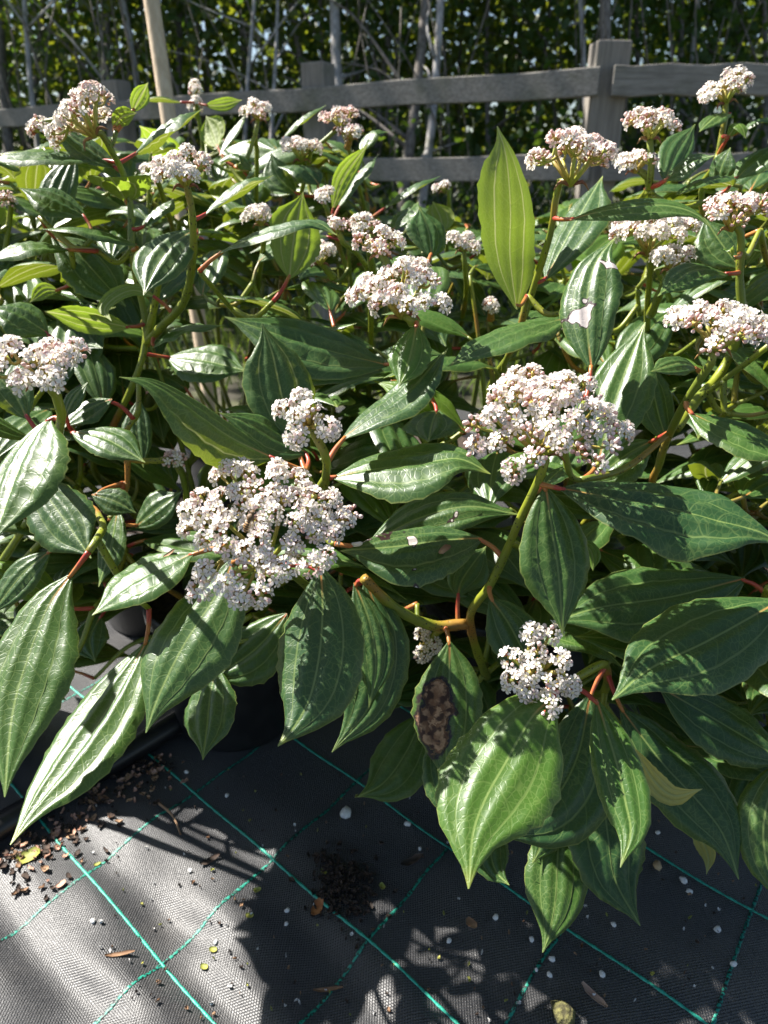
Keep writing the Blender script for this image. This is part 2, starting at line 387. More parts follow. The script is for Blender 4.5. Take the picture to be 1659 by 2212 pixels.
for z1 in (1.115, .83, .50):
    rail(RP + dl * .004, LP, z1 - .092, z1, .052); rail(RP - dl * .006, RR, z1 - .094, z1 + .003, .052)
def post(c, wx, wy, top):
    g_ = Geo(); M = Matrix.Rotation(math.atan2(dl[1], dl[0]) if c[0] < .7 else .06, 4, 'Z')
    g_.box((c[0], c[1], top / 2 - .1), wx, wy, top + .2, M); return fpart('post', g_, MAT['post'], .006)
post(RP, .128, .10, 1.20)
for t in (1.30, 2.60, 3.85): post(RP + dl * t, .12, .10, 1.215)
post(np.array([1.72, 3.10]), .12, .1, 1.2)
# wire netting stapled to the fence
g = Geo()
for k in range(-14, 82):
    for s_ in (1, -1):
        a0 = max(0., k * .05 if s_ == 1 else k * .05); pts = []
        for j in range(0, 17):
            u_ = k * .05 + s_ * j * .05 * .6 + (0 if s_ == 1 else .0); z = .02 + j * .05
            if 0 <= u_ <= 3.9 and z < .8: pts.append((*(RP + dl * u_ + np.array([.0, -.046])), z))
        if len(pts) > 2: g.tube(np.array(pts), .0008, sides=3)
o = obj('wire_netting', g.mesh('wire_netting', [MAT['wire']]), fence); o.location = -FL; o['kind'] = 'stuff'
# pale round stake in front of the fence
sb = P(357, 205, 1.72); st_ = P(324, -20, 1.68); dv = st_ - sb
base = sb - dv * (sb[2] + .1) / dv[2]; top = sb + dv * 3.2
g = Geo(); path = np.linspace(base, top, 12); g.tube(path, .0195, .018, sides=18)
stake = tag(obj('garden_stake', g.mesh('garden_stake', [MAT['stake']])), 'tall pale round wooden stake leaning beside the fence', 'stake')

# ------------------------------------------------------------------ trees and hedge growth behind the fence
def leaf_cloud(name, centers, sizes, mats, nrm=None, seed=0, curl=.25):
    r = np.random.default_rng(seed); n = len(centers)
    d = r.normal(size=(n, 3)); d /= np.linalg.norm(d, axis=1)[:, None]
    e = r.normal(size=(n, 3)); e -= d * (e * d).sum(1)[:, None]; e /= np.linalg.norm(e, axis=1)[:, None]
    nn = np.cross(d, e); s_ = sizes[:, None]
    v = np.empty((n, 6, 3))
    v[:, 0] = centers - d * s_ * .5; v[:, 1] = centers - d * s_ * .1 + e * s_ * .34 + nn * s_ * curl * .4; v[:, 2] = centers + d * s_ * .25 + e * s_ * .26 + nn * s_ * curl * .3
    v[:, 3] = centers + d * s_ * .6; v[:, 4] = centers + d * s_ * .25 - e * s_ * .26 + nn * s_ * curl * .3; v[:, 5] = centers - d * s_ * .1 - e * s_ * .34 + nn * s_ * curl * .4
    o_ = np.arange(n)[:, None] * 6
    f = np.concatenate([o_ + [0, 3, 2, 1], o_ + [0, 5, 4, 3]])
    me = bpy.data.meshes.new(name)
    me.vertices.add(n * 6); me.vertices.foreach_set('co', v.reshape(-1))
    me.loops.add(len(f) * 4); me.loops.foreach_set('vertex_index', f.reshape(-1).astype(np.int32))
    me.polygons.add(len(f)); me.polygons.foreach_set('loop_start', np.arange(len(f), dtype=np.int32) * 4)
    for m in mats: me.materials.append(m)
    me.update(calc_edges=True); me.validate(); return me
# (picture x at top, picture x at y=300, distance, trunk width in picture units, pale?)
TR = [(8, 14, 4.9, 24, 0), (58, 84, 4.4, 13, 1), (92, 70, 5.2, 14, 0), (150, 128, 5.6, 12, 0), (222, 226, 4.7, 16, 0), (262, 300, 4.5, 14, 1), (285, 282, 5.4, 18, 0),
      (395, 392, 5.0, 16, 0), (452, 448, 5.8, 14, 0), (548, 535, 4.1, 7, 1), (592, 590, 4.1, 7, 1), (520, 528, 5.2, 24, 0), (630, 664, 4.4, 15, 0), (700, 702, 4.3, 10, 0), (730, 742, 4.0, 25, 1),
      (778, 772, 4.9, 16, 0), (838, 818, 4.6, 14, 0), (910, 884, 3.75, 24, 0), (948, 920, 3.55, 19, 1), (1005, 985, 5.2, 10, 0), (1062, 1056, 4.5, 11, 0), (1112, 1092, 5.4, 14, 0), (1180, 1160, 4.6, 10, 0),
      (1245, 1262, 3.9, 12, 1), (1304, 1296, 3.7, 28, 0), (1378, 1372, 4.8, 12, 0), (1482, 1470, 4.5, 14, 0), (1512, 1498, 4.4, 10, 1), (1585, 1600, 4.9, 20, 0), (1642, 1650, 4.3, 12, 0)]
def tree(i, xt, xb, d, w, pale):
    a, b = P(xt, 0, d), P(xb, 300, d); dv = (a - b); dv /= dv[2]
    base = b - dv * (b[2] + .03); H = 3.3 + 1.6 * rng.random()
    r0 = max(w * d / FPX * .5, .012)
    path = [base + dv * z + np.array([math.sin(z * 2.3 + i) * .025, math.cos(z * 1.9 + i * 2) * .03, 0]) * min(1, z) for z in np.linspace(0, H, 9)]
    th = tag(empty('hedge_tree', tuple(base)), None, 'tree', 'slender trees in the hedge behind the fence')
    th['label'] = TREE_LABELS[i]
    mt = MAT['bark_pale' if pale else 'bark']
    g = Geo(); g.tube(np.array(path), r0 * 1.12, r0 * .45, n=16, sides=9)
    def put(nm, g_, m_):
        o = obj(nm, g_.mesh(nm, [m_]), th); o.location = -Vector(base); return o
    put('trunk', g, mt)
    pts = []
    path = np.array(path)
    for k in range(9):
        z = rng.uniform(.5, H * .95); c = base + dv * z; an = rng.uniform(0, 6.28); L = rng.uniform(.35, .9)
        e = c + np.array([math.cos(an) * L, abs(math.sin(an)) * L * .7 + (.1 if d < 4.2 else -.1), L * rng.uniform(.2, .9)])
        m_ = (c + e) / 2 + rng.normal(size=3) * .06
        g = Geo(); g.tube(np.array([c, m_, e]), r0 * .38 + .002, .002, n=8, sides=5); put('branch', g, mt)
        for t in rng.uniform(.25, 1.1, 5): pts.append(c + (e - c) * t)
    pts += [base + dv * z for z in np.linspace(H * .55, H * 1.02, 8)]
    pts = np.array(pts); n = 1500
    cc = pts[rng.integers(0, len(pts), n)] + rng.normal(size=(n, 3)) * np.array([.24, .2, .2])
    cc = cc[(cc[:, 1] > np.where(cc[:, 2] < 2.3, 4.7 + np.maximum(0, -cc[:, 0]) * .3, 3.7)) & (cc[:, 2] > .1)]
    me = leaf_cloud('crown', cc, rng.uniform(.035, .075, len(cc)), [MAT['crown_b' if i % 3 == 1 else 'crown']], seed=i)
    o = obj('crown', me, th); o.location = -Vector(base)
ORD = ['first', 'second', 'third', 'fourth', 'fifth', 'sixth', 'seventh', 'eighth', 'ninth', 'tenth', 'eleventh', 'twelfth', 'thirteenth', 'fourteenth', 'fifteenth', 'sixteenth', 'seventeenth', 'eighteenth', 'nineteenth', 'twentieth']
def tree_label(i):
    xt, xb, d, w, pale = TR[i]; mid = lambda t: (t[0] + t[1]) / 2; xp = mid(TR[i])
    size = 'very thin' if w < 11 else 'thin' if w < 15 else 'slender' if w < 20 else 'stout'
    tone = 'pale-barked' if pale else 'dark-barked'; lean = 'leaning' if abs(xt - xb) > 22 else 'upright'
    if xp < 340: k = sum(mid(t) > xp and mid(t) < 340 for t in TR); where = f'{ORD[k]} trunk from the pale stake away from the big post'
    elif xp < 1290: k = sum(mid(t) < xp and mid(t) > 340 for t in TR); where = f'{ORD[k]} trunk from the pale stake toward the big post'
    else: k = sum(mid(t) < xp and mid(t) >= 1290 for t in TR); where = f'{ORD[k]} trunk from the big post away from the stake'
    return f'{size} {tone} {lean} tree, {where}'
TREE_LABELS = [tree_label(i) for i in range(len(TR))]
for i, t in enumerate(TR): tree(i, *t)
# uncountable hedge growth: twigs, leaves, ivy behind the trunks
g = Geo()
for k in range(260):
    x0 = rng.uniform(-3.4, 3.2); y0 = rng.uniform(4.0, 7.0) + max(0, -x0) * .35; z0 = rng.uniform(0, 1.2); L = rng.uniform(.6, 2.0)
    dx = rng.normal() * .3
    g.tube(np.array([(x0, y0, z0), (x0 + dx * .4 + rng.normal() * .05, y0, z0 + L * .5), (x0 + dx, y0 + rng.normal() * .2, z0 + L)]), rng.uniform(.003, .011), .002, n=6, sides=4)
tag(obj('hedge_twigs', g.mesh('hedge_twigs', [MAT['bark']])), 'tangle of bare twigs inside the hedge behind the fence', 'twigs', kind='stuff')
n = 46000
hx = rng.uniform(-5.0, 5.0, n); hy = 5.0 + np.abs(hx) * .12 + np.maximum(0, -hx) * .3 + rng.gamma(2.0, .75, n); hz = rng.beta(1.0, 1.25, n) * 4.4
dens = np.sin(hx * 2.1 + 1) + np.sin(hz * 2.7 + hx * 1.3) + np.sin(hx * 5.3 + hz * 4.1 + 2) * .7
k = dens > rng.normal(size=n) * .6 - 1.2
hc = np.stack([hx, hy, hz], 1)[k]
me = leaf_cloud('hedge_foliage', hc, rng.uniform(.045, .085, len(hc)), [MAT['crown'], MAT['crown_b']], seed=77)
me.polygons.foreach_set('material_index', (np.tile(rng.random(len(hc)), 2) < .4).astype(np.int32))
tag(obj('hedge_foliage', me), 'dense green hedge foliage behind the trunks and the fence', 'hedge', kind='stuff')
n = 14000
gx = rng.uniform(-4.2, 3.6, n); gy = rng.uniform(2.5, 5.2, n) + np.maximum(0, -gx) * .3; gh = rng.gamma(2, .045, n) + .03
lean = rng.normal(size=(n, 2)) * .35; wd = .005
v = np.empty((n, 3, 3)); a = rng.uniform(0, 3.14, n)
v[:, 0] = np.stack([gx - np.cos(a) * wd, gy - np.sin(a) * wd, gx * 0], 1); v[:, 1] = np.stack([gx + np.cos(a) * wd, gy + np.sin(a) * wd, gx * 0], 1)
v[:, 2] = np.stack([gx + lean[:, 0] * gh, gy + lean[:, 1] * gh, gh], 1)
tag(obj('grass', mesh_from('grass', v.reshape(-1, 3), (np.arange(n)[:, None] * 3 + [0, 1, 2]).tolist(), [MAT['grass']], smooth=False)), 'rough grass and weeds along the foot of the fence', 'grass', kind='stuff')
n = 15000
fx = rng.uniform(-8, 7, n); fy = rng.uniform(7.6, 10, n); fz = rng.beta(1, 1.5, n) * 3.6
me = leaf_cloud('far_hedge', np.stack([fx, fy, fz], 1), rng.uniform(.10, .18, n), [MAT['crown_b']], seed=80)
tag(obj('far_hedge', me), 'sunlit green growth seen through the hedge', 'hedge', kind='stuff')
# leaf mass added overhead, out of view, to keep the hedge dark
n = 16000
ux = rng.uniform(-6.5, 5.0, n); uy = rng.uniform(4.3, 9.0, n); uz = 2.9 + (uy - 4.3) * .25 + rng.random(n) * 1.5
ok = uz < 1.0 + (uy - 1.9) * 1.62
me = leaf_cloud('added_shade_canopy', np.stack([ux, uy, uz], 1)[ok], rng.uniform(.09, .16, int(ok.sum())), [MAT['crown']], seed=79)
tag(obj('added_shade_canopy', me), 'added leaf mass out of view overhead, shading the hedge behind the fence', 'foliage', kind='stuff')
# bushy ground layer under the trunks
n = 16000
cx_ = rng.uniform(-4.0, 3.6, n); cyy = rng.uniform(3.75, 5.0, n) + np.maximum(0, -cx_) * .45; cz = rng.beta(1, 2.6, n) * (1.0 + .35 * np.sin(cx_ * 3.1) + .25 * np.sin(cx_ * 7.7 + 1))
me = leaf_cloud('undergrowth', np.stack([cx_, cyy, np.abs(cz) + .03], 1), rng.uniform(.03, .06, n), [MAT['crown']], seed=78)
tag(obj('undergrowth', me), 'low ivy and weeds growing under the trees behind the rails', 'undergrowth', kind='stuff')

# ------------------------------------------------------------------ shrubs: leaf, stem and flower builders
WV = np.array([0, .05, .12, .2, .3, .42, .52, .62, .72, .79, .85, .90, .945, 1.0])
WW = np.array([.035, .20, .45, .66, .85, .98, 1.0, .935, .76, .54, .335, .185, .090, .010])
NVs, UU = 24, np.array([-1, -.86, -.7, -.52, -.34, -.16, 0, .16, .34, .52, .7, .86, 1])
_LF = {}
def leaf_faces(nv, k):
    if nv not in _LF: _LF[nv] = [(i * k + j, (i + 1) * k + j, (i + 1) * k + j + 1, i * k + j + 1) for i in range(nv - 1) for j in range(k - 1)]
    return _LF[nv]
def leaf_mesh(pts, N, wa, wb, mat, cup=-.16, fold=.0, wave=.5, twist=0.0, bulge=.17, quilt=.024, seed=0, nv=NVs):
    r = np.random.default_rng(seed)
    path, L = catmull(pts, nv); vs = np.linspace(0, 1, nv)
    T = np.gradient(path, axis=0); T /= np.linalg.norm(T, axis=1)[:, None]
    W = np.interp(vs, WV, WW)
    ph = r.uniform(0, 6.28, 6)
    Nn = N[None] - T * (T @ N)[:, None]; Nn /= np.linalg.norm(Nn, axis=1)[:, None]; Bn = np.cross(Nn, T)
    if twist:
        a = (twist * vs)[:, None]; Nn, Bn = Nn * np.cos(a) - Bn * np.sin(a), Bn * np.cos(a) + Nn * np.sin(a)
    u = UU[None, :]; v = vs[:, None]; au = np.abs(u); right = (u > 0) * 1.0
    w = np.where(u > 0, wa, wb) * W[:, None]
    jag = 1 + (.03 * np.sin(v * 70 + ph[0]) + .02 * np.sin(v * 41 + ph[1])) * (au > .95) * (v > .2) + .04 * np.sin(v * 9 + ph[5] + right * 2) * au
    zb = bulge * w * np.where(au < .52, np.sin(math.pi * np.minimum(au / .52, 1)).clip(0) ** .75, .9 * np.sin(math.pi * np.minimum(1, np.maximum(0, (au - .52) / .52))))
    q = quilt * w * np.sin(v * 46 + ph[2] - au * 5) * np.sin(math.pi * au) * (au < .95)
    z = cup * w * au ** 2.2 + fold * w * au + zb + q
    z = z + wave * w * .10 * au ** 2 * (np.sin(v * 8.5 + ph[3] + right * 1.8) + .5 * np.sin(v * 17 + ph[4]))
    V = (path[:, None, :] + Bn[:, None, :] * (u * w * jag)[..., None] + Nn[:, None, :] * z[..., None]).reshape(-1, 3)
    UV = np.stack(np.broadcast_arrays(u * .5 + .5, v), -1).reshape(-1, 2); MT = np.stack(np.broadcast_arrays(u * w, v * L), -1).reshape(-1, 2)
    k = len(UU)
    F = leaf_faces(nv, k)
    me = mesh_from('leaf', V, F, [mat])
    idx = np.array(F).reshape(-1)
    for nm, arr in (('shape', UV), ('metric', MT)):
        lay = me.uv_layers.new(name=nm); lay.data.foreach_set('uv', np.array(arr, np.float32)[idx].reshape(-1))
    return me, path, T, L

class Shrub:
    def __init__(s, key, pot_xy, label):
        s.key = key; s.base = np.array([pot_xy[0], pot_xy[1], .205]); s.loc = Vector(s.base)
        s.root = tag(empty('flowering_shrub', tuple(s.base)), label, 'shrub', 'evergreen shrubs in nursery pots')
        s.pts = []; s.nfl = 0; s.nleaf = 0
    def put(s, name, me, parent=None):
        o = obj(name, me, parent or s.root)
        if parent is None: o.location = -s.loc
        return o
    def stem(s, path3, r_tip=.0032, r_base=.0052, to_pot=True, name='stem'):
        path = [np.asarray(p, float) for p in path3]
        if to_pot:
            e = path[-1]; b = s.base + np.array([rng.normal() * .025, rng.normal() * .025, -.02])
            path += [e * .45 + b * .55 + np.array([0, 0, -.02]), b]
        c, L = catmull(path, max(8, int(6 * len(path))))
        v, f = tube_geo(c, np.linspace(r_tip, r_base, len(c)) * (1 + .06 * np.sin(np.arange(len(c)) * 1.3)), 9)
        s.put(name, mesh_from(name, v, f, [MAT['stem']]))
        s.pts += list(c)
    def attach(s, base, dirn, maxlen=.04, r=.0020):
        """petiole (returned) from the nearest stem; a green twig first when the stem is far"""
        arr = np.array(s.pts); 
        dist = np.linalg.norm(arr - base, axis=1) + np.maximum(0, arr[:, 2] - base[2] - .03) * .6
        q = arr[np.argmin(dist)]; dd = np.linalg.norm(q - base)
        start = q
        if dd > .13:
            start = base - unit(dirn + np.array([0, 0, .35])) * .026
            b0 = s.base
            s.stem([start, start * .72 + b0 * .28 + np.array([0, 0, .02]), start * .4 + b0 * .6], r_tip=.0024, r_base=.0045)
        elif dd > maxlen:
            start = base - unit(unit(dirn) * .6 + unit(base - q) * .6) * .028
            mid = (q + start) / 2 + np.array([0, 0, -.012])
            c, L = catmull([start, mid, q], 12)
            v, f = tube_geo(c, np.linspace(.0024, .0034, 12), 7)
            s.put('twig', mesh_from('twig', v, f, [MAT['stem']])); s.pts += list(c[::2])
        mid = start * .5 + (base) * .5 + (base - dirn * .01 - start) * .1
        c, L = catmull([start, mid, base + dirn * .004], 8)
        return tube_geo(c, np.linspace(r * 1.25, r * .8, 8), 7)
    def leaf(s, pts, N, wa, wb, mat='leaf', petiole=True, **kw):
        s.nleaf += 1
        me, path, T, L = leaf_mesh(pts, unit(N), wa, wb, MAT[mat], seed=s.nleaf * 31 + len(s.key) * 7 + ord(s.key[1]), **kw)
        o = s.put('leaf', me)
        if petiole:
            v, f = s.attach(path[0], T[0])
            pm = mesh_from('petiole', v, f, [MAT['petiole_green' if kw.get('nv') and s.nleaf % 3 else 'petiole']])
            pe = obj('petiole', pm, o)
        return o
SH = {k: Shrub(k, xy, lab) for k, xy, lab in [
    ('S1', (-.22, .86), 'potted evergreen shrub with a bee on its broad white flower head'),
    ('S2', (.17, .87), 'potted shrub with speckled forked stem and a sparse low flower head'),
    ('S3', (-.42, 1.14), 'tall shrub with two upright forked stems and a tilted pink-edged flower head'),
    ('S4', (.53, .92), 'shrub with a thick speckled stem and domed flower heads by a small curled leaf'),
    ('S5', (-.62, .82), 'shrub with long drooping puckered leaves over the black pipe'),
    ('S6', (-.03, 1.16), 'shrub whose tall ragged flower head stands above a dark horizontal leaf'),
    ('S7', (.34, 1.18), 'shrub with one big upright leaf showing its pale green underside'),
    ('S8', (.74, 1.26), 'shrub with two tall flower heads rising before the big fence post'),
    ('S9', (-.33, 1.50), 'shrub with small flower heads standing just beside the pale stake'),
    ('S10', (.10, 1.52), 'shrub with a peach-pink bud head under the middle fence post'),
    ('S11', (.48, 1.56), 'leafy shrub without flower heads between the upright pale leaf and the fence'),
    ('S12', (-.74, 1.34), 'broad leafy shrub behind the tall forked stems at the left')]}

# --- nursery pots
def pot_mesh():
    g = Geo(); n = 40; prof = [(.0, .004), (.088, .0), (.091, .006), (.104, .16), (.106, .19), (.113, .192), (.114, .215), (.110, .217), (.107, .212), (.102, .19), (.100, .17)]
    v, f = [], []
    for i in range(n):
        a = 2 * math.pi * i / n
        for r, z in prof: v.append((r * math.cos(a), r * math.sin(a), z))
    k = len(prof)
    for i in range(n):
        for j in range(k - 1): f.append((i * k + j, ((i + 1) % n) * k + j, ((i + 1) % n) * k + j + 1, i * k + j + 1))
    g.add(v, f); return g.mesh('plant_pot', [MAT['pot']])
def soil_mesh():
    v, f = [(0, 0, .198)], []; n, m = 28, 5
    for j in range(1, m + 1):
        for i in range(n):
            a = 2 * math.pi * i / n; r = .102 * j / m; v.append((r * math.cos(a), r * math.sin(a), .196 + .006 * math.sin(i * 3 + j * 2) * (j < m)))
    for i in range(n): f.append((0, 1 + i, 1 + (i + 1) % n))
    for j in range(m - 1):
        for i in range(n): f.append((1 + j * n + i, 1 + (j + 1) * n + i, 1 + (j + 1) * n + (i + 1) % n, 1 + j * n + (i + 1) % n))
    return mesh_from('soil', v, f, [MAT['soil']])
pme, sme = pot_mesh(), soil_mesh()
POTL = {'S1': 'black nursery pot on the fabric below the flower head with the bee', 'S2': 'black nursery pot under the shrub with the forked speckled stem',
        'S3': 'black nursery pot under the tall two-stemmed shrub', 'S4': 'black nursery pot under the shrub with the thick speckled stem', 'S5': 'black nursery pot beside the black pipe end',
        'S6': 'black nursery pot under the shrub with the ragged flower head', 'S7': 'black nursery pot under the big upright pale leaf', 'S8': 'black nursery pot in front of the big fence post',
        'S9': 'black nursery pot beside the pale stake', 'S10': 'black nursery pot under the peach-pink bud head', 'S11': 'black nursery pot under the leafy shrub without flowers',
        'S12': 'black nursery pot under the broad shrub behind the left stems'}
for k_, s in SH.items():
    zz = float(fab_h(s.base[0], s.base[1])) - .003
    p_ = obj('plant_pot', pme, None, (s.base[0], s.base[1], zz))
    tag(p_, POTL[k_], 'pot', 'black nursery pots under the shrubs')
    obj('soil', sme, p_)

# --- flowers
def floret_mesh(name, pet):
    g = Geo()
    for k in range(5):
        a = 2 * math.pi * k / 5; ca, sa = math.cos(a), math.sin(a)
        prof = [(.22, .10, .0), (.22, -.10, .0), (.62, .33, .16), (.62, -.33, .16), (.86, .30, .24), (.86, -.30, .24), (1.02, .12, .24), (1.02, -.12, .24), (.60, 0, .10), (.90, 0, .18)]
        v = [(x * ca - y * sa, x * sa + y * ca, z) for x, y, z in prof]
        g.add(v, [(1, 3, 8), (1, 8, 0), (0, 8, 2), (3, 5, 9, 8), (8, 9, 4, 2), (5, 7, 9), (9, 7, 6), (9, 6, 4)], 0)
    n = 6
    ring = lambda r, z: [(r * math.cos(6.283 * i / n), r * math.sin(6.283 * i / n), z) for i in range(n)]
    v = ring(.30, .05) + ring(.22, -.5) + ring(.26, -.55) + ring(.10, -1.1)
    f = [(j * n + (i + 1) % n, j * n + i, (j + 1) * n + i, (j + 1) * n + (i + 1) % n) for j in (0, 2) for i in range(n)]
    g.add(v[:12], f[:6], 0); g.add(v[12:], [tuple(q - 12 for q in t) for t in f[6:]], 1)
    v = ring(.27, .04) + [(0, 0, .16)]; g.add(v, [(i, (i + 1) % n, n) for i in range(n)], 2)
    for k in range(5):   # stamens
        a = 6.283 * (k + .5) / 5; x, y = .3 * math.cos(a), .3 * math.sin(a)
        g.add([(x - .05, y, .25), (x + .05, y, .25), (x, y + .05, .33), (x * .7, y * .7, .05)], [(0, 1, 2), (0, 3, 1), (1, 3, 2), (2, 3, 0)], 2)
    return g.mesh(name, [pet, MAT['calyx'], MAT['eye']])
def bud_mesh(name, mat):
    g = Geo(); n = 6; rings = [(.0, .42), (.26, .33), (.40, .05), (.30, -.28), (.20, -.5)]
    v = []
    for r, z in rings:
        v += [(r * math.cos(6.283 * (i + .5 * 0) / n), r * math.sin(6.283 * i / n), z) for i in range(n)]
    f = [(j * n + i, j * n + (i + 1) % n, (j + 1) * n + (i + 1) % n, (j + 1) * n + i) for j in range(4) for i in range(n)]
    g.add(v, [q[::-1] for q in f], 0)
    v = [(r * math.cos(6.283 * i / n), r * math.sin(6.283 * i / n), z) for r, z in ((.27, -.38), (.1, -1.0)) for i in range(n)]
    g.add(v, [(i, n + i, n + (i + 1) % n, (i + 1) % n) for i in range(n)], 1)
    return g.mesh(name, [mat, MAT['calyx']])
FM = [floret_mesh('floret', MAT['petal']), floret_mesh('floret_pink', MAT['petal_pink']), bud_mesh('bud', MAT['petal_pink']), bud_mesh('bud_pink', MAT['bud_pink'])]
def mesh_arrays(me):
    v = np.empty(len(me.vertices) * 3); me.vertices.foreach_get('co', v)
    return v.reshape(-1, 3), [tuple(p.vertices) for p in me.polygons], [p.material_index for p in me.polygons], [m.name for m in me.materials]
FA = [mesh_arrays(m) for m in FM]
JM = [MAT['petal'], MAT['petal_pink'], MAT['bud_pink'], MAT['calyx'], MAT['eye']]; JI = {m.name: i for i, m in enumerate(JM)}
def frame(z, spin):
    z = unit(z); a = unit(np.cross(z, [.3, .9, .1] if abs(z[1]) < .9 else [1, 0, 0])); b = np.cross(z, a)
    x = a * math.cos(spin) + b * math.sin(spin); y = np.cross(z, x)
    return np.stack([x, y, z], 1)
def cluster(S, c, n, R0, aspect=1.0, pink=.25, buds=.2, dens=1.0, single=False, dome=.26, lump=.45, seed=0, stem_dir=None, fs=1.0, pink_side=None):
    """compound cyme: hub, primary rays, umbellets of florets on a dome with axis n"""
    r = np.random.default_rng(seed); n = unit(n); F = frame(n, 0)
    c = c + n * (.13 * R0 + .0035)
    nu = max(3, int(dens * (R0 / .0092) ** 2 * 1.15))
    hub = c - n * R0 * .75 - np.array([0, 0, .2 * R0])
    prim = [np.array([math.cos(a), math.sin(a)]) * R0 * .45 for a in np.arange(7) / 7 * 6.283 + r.uniform(0, 1)] + [np.zeros(2)]
    pos = []
    tries = 0
    mind = .0128 if dens > .8 else .0155
    while len(pos) < nu and tries < 6000:
        tries += 1
        q = r.uniform(-1.08, 1.08, 2)
        if (q ** 2).sum() > 1 + .20 * math.sin(3 * math.atan2(q[1], q[0]) + seed) + .16 * math.sin(7 * math.atan2(q[1], q[0]) + 2 * seed) - .06: continue
        p2 = q * R0 * np.array([1, aspect])
        if R0 > .035:
            dp = sorted(math.hypot(p2[0] - e[0] * 1.45, p2[1] - e[1] * 1.45) for e in prim)
            if dp[1] - dp[0] < .13 * R0: continue
        if all((p2[0] - e[0]) ** 2 + (p2[1] - e[1]) ** 2 > mind ** 2 for e in pos): pos.append((p2[0], p2[1]))
    g = Geo(); fl = []
    prim3 = [c + F[:, 0] * q[0] + F[:, 1] * q[1] - n * (R0 * .42) for q in prim]
    for q in prim3: g.tube(np.array([hub, (hub + q) / 2 + n * .0, q]), .0021, .0015, sides=6)
    for (x, y) in pos:
        rr = math.hypot(x, y) / R0
        z = -dome * R0 * rr * rr + r.normal() * lump * .008
        u = c + F[:, 0] * x + F[:, 1] * y + n * z
        axis = unit(n + (F[:, 0] * x + F[:, 1] * y) / R0 * .75 + r.normal(size=3) * .12)
        b = u - axis * .0095
        k = int(np.argmin([np.linalg.norm(b - q) for q in prim3]))
        g.tube(np.array([prim3[k], prim3[k] * .4 + b * .6 - n * .002, b]), .0014, .0010, n=5, sides=5)
        side = 0 if pink_side is None else max(0, (pink_side[0] * x + pink_side[1] * y) / R0)
        budp = buds * (.45 + 1.3 * rr * rr) + side * .6; pk = pink + side * .8
        m = r.integers(9, 13)
        isbud = r.random() < budp
        for j in range(m):
            ct = 1 - (j + .5) / m * 1.12; stt = math.sqrt(max(0, 1 - ct * ct)); a = j * 2.39996 + r.uniform(0, .3)
            Fa = frame(axis, 0)
            dirn = unit(Fa[:, 0] * math.cos(a) * stt + Fa[:, 1] * math.sin(a) * stt + axis * ct + r.normal(size=3) * .08)
            ppos = b + dirn * (.0072 + r.uniform(-.0008, .0010)) * fs + axis * .002
            bud = isbud if r.random() > .25 else not isbud and r.random() < .5
            kind = (3 if r.random() < pk * 1.2 else 2) if bud else (1 if r.random() < pk * .5 else 0)
            sc = (.0040 if kind < 2 else .0042) * fs * r.uniform(.86, 1.12)
            fl.append((ppos, unit(dirn + axis * .35), sc, kind, r.uniform(0, 6.28)))
        if True:
            g.tube(np.array([b, b + axis * .004]), .0012, .0024, sides=5)
    # two brown bracts under the hub
    for a in (0.6, 3.4):
        d_ = F[:, 0] * math.cos(a) + F[:, 1] * math.sin(a)
        L_ = R0 * .35 + .006
        v, f = tube_geo(catmull([hub, hub + d_ * L_ * .5 + n * L_ * .15, hub + d_ * L_ * .8 - n * .2 * L_], 7)[0], np.array([.0012, .0016, .0018, .0016, .0012, .0008, .0003]), 5)
        g.add(v, f, 1)
    S.cl = S.put('flower_cluster', g.mesh('flower_cluster', [MAT['ray'], MAT['bract']]))
    cl = S.cl
    # show-largest florets as single objects (up to 300 a shrub), the rest joined
    joined = []
    campos = np.array([0, 0, CAM_H])
    if single:
        fl.sort(key=lambda t: -np.dot(t[1], unit(campos - t[0])))
        room = max(0, 298 - S.nfl); singles, joined = fl[:room], fl[room:]
        for p_, d_, sc, kd, sp_ in singles:
            S.nfl += 1
            o = bpy.data.objects.new('floret' if kd < 2 else 'flower_bud', FM[kd]); COL.objects.link(o); o.parent = cl
            M = frame(d_, sp_) * sc; o.matrix_local = Matrix(((*M[0], p_[0]), (*M[1], p_[1]), (*M[2], p_[2]), (0, 0, 0, 1)))
    else: joined = fl
    if joined:
        V, Fc, Mi = [], [], []; off = 0
        for p_, d_, sc, kd, sp_ in joined:
            v, f, mi, mn = FA[kd]
            V.append(v @ (frame(d_, sp_) * sc).T + p_); Fc += [tuple(i + off for i in q) for q in f]; Mi += [JI[mn[i]] for i in mi]; off += len(v)
        o = obj('floret_mass', mesh_from('floret_mass', np.concatenate(V), Fc, JM, True, Mi), cl); o['kind'] = 'stuff'
    return hub
# ------------------------------------------------------------------ flower heads and their stems
PROT = []      # (x, y, distance, radius) of hand-placed things, in picture units
def CL(S, x, y, d, rx, ry, path=(), tx=0.0, pot=True, seed=1, flip=1, **kw):
    s = SH[S]; ct = min(.97, max(.25, ry / rx)); n = C2W(unit((tx, flip * math.sqrt(1 - ct * ct), ct)))
    R0 = rx * d / FPX - .0035
    hub = cluster(s, P(x, y, d), n, max(R0, .010), seed=seed, **kw)
    pts = [hub + n * .004] + [P(*p) for p in path]
    if len(pts) == 1: pts.append(hub * .6 + s.base * .4 + np.array([0, 0, .03]))
    s.stem(pts, to_pot=pot)
    PROT.append((x, y, d, rx * .95))
    for p in path: PROT.append((p[0], p[1], p[2], 14))
CL('S1', 562, 1126, .51, 200, 166, [(600, 1215, .565), (690, 1290, .66), (740, 1340, .78)], pink=.25, buds=.13, single=True, seed=3, aspect=1.0)
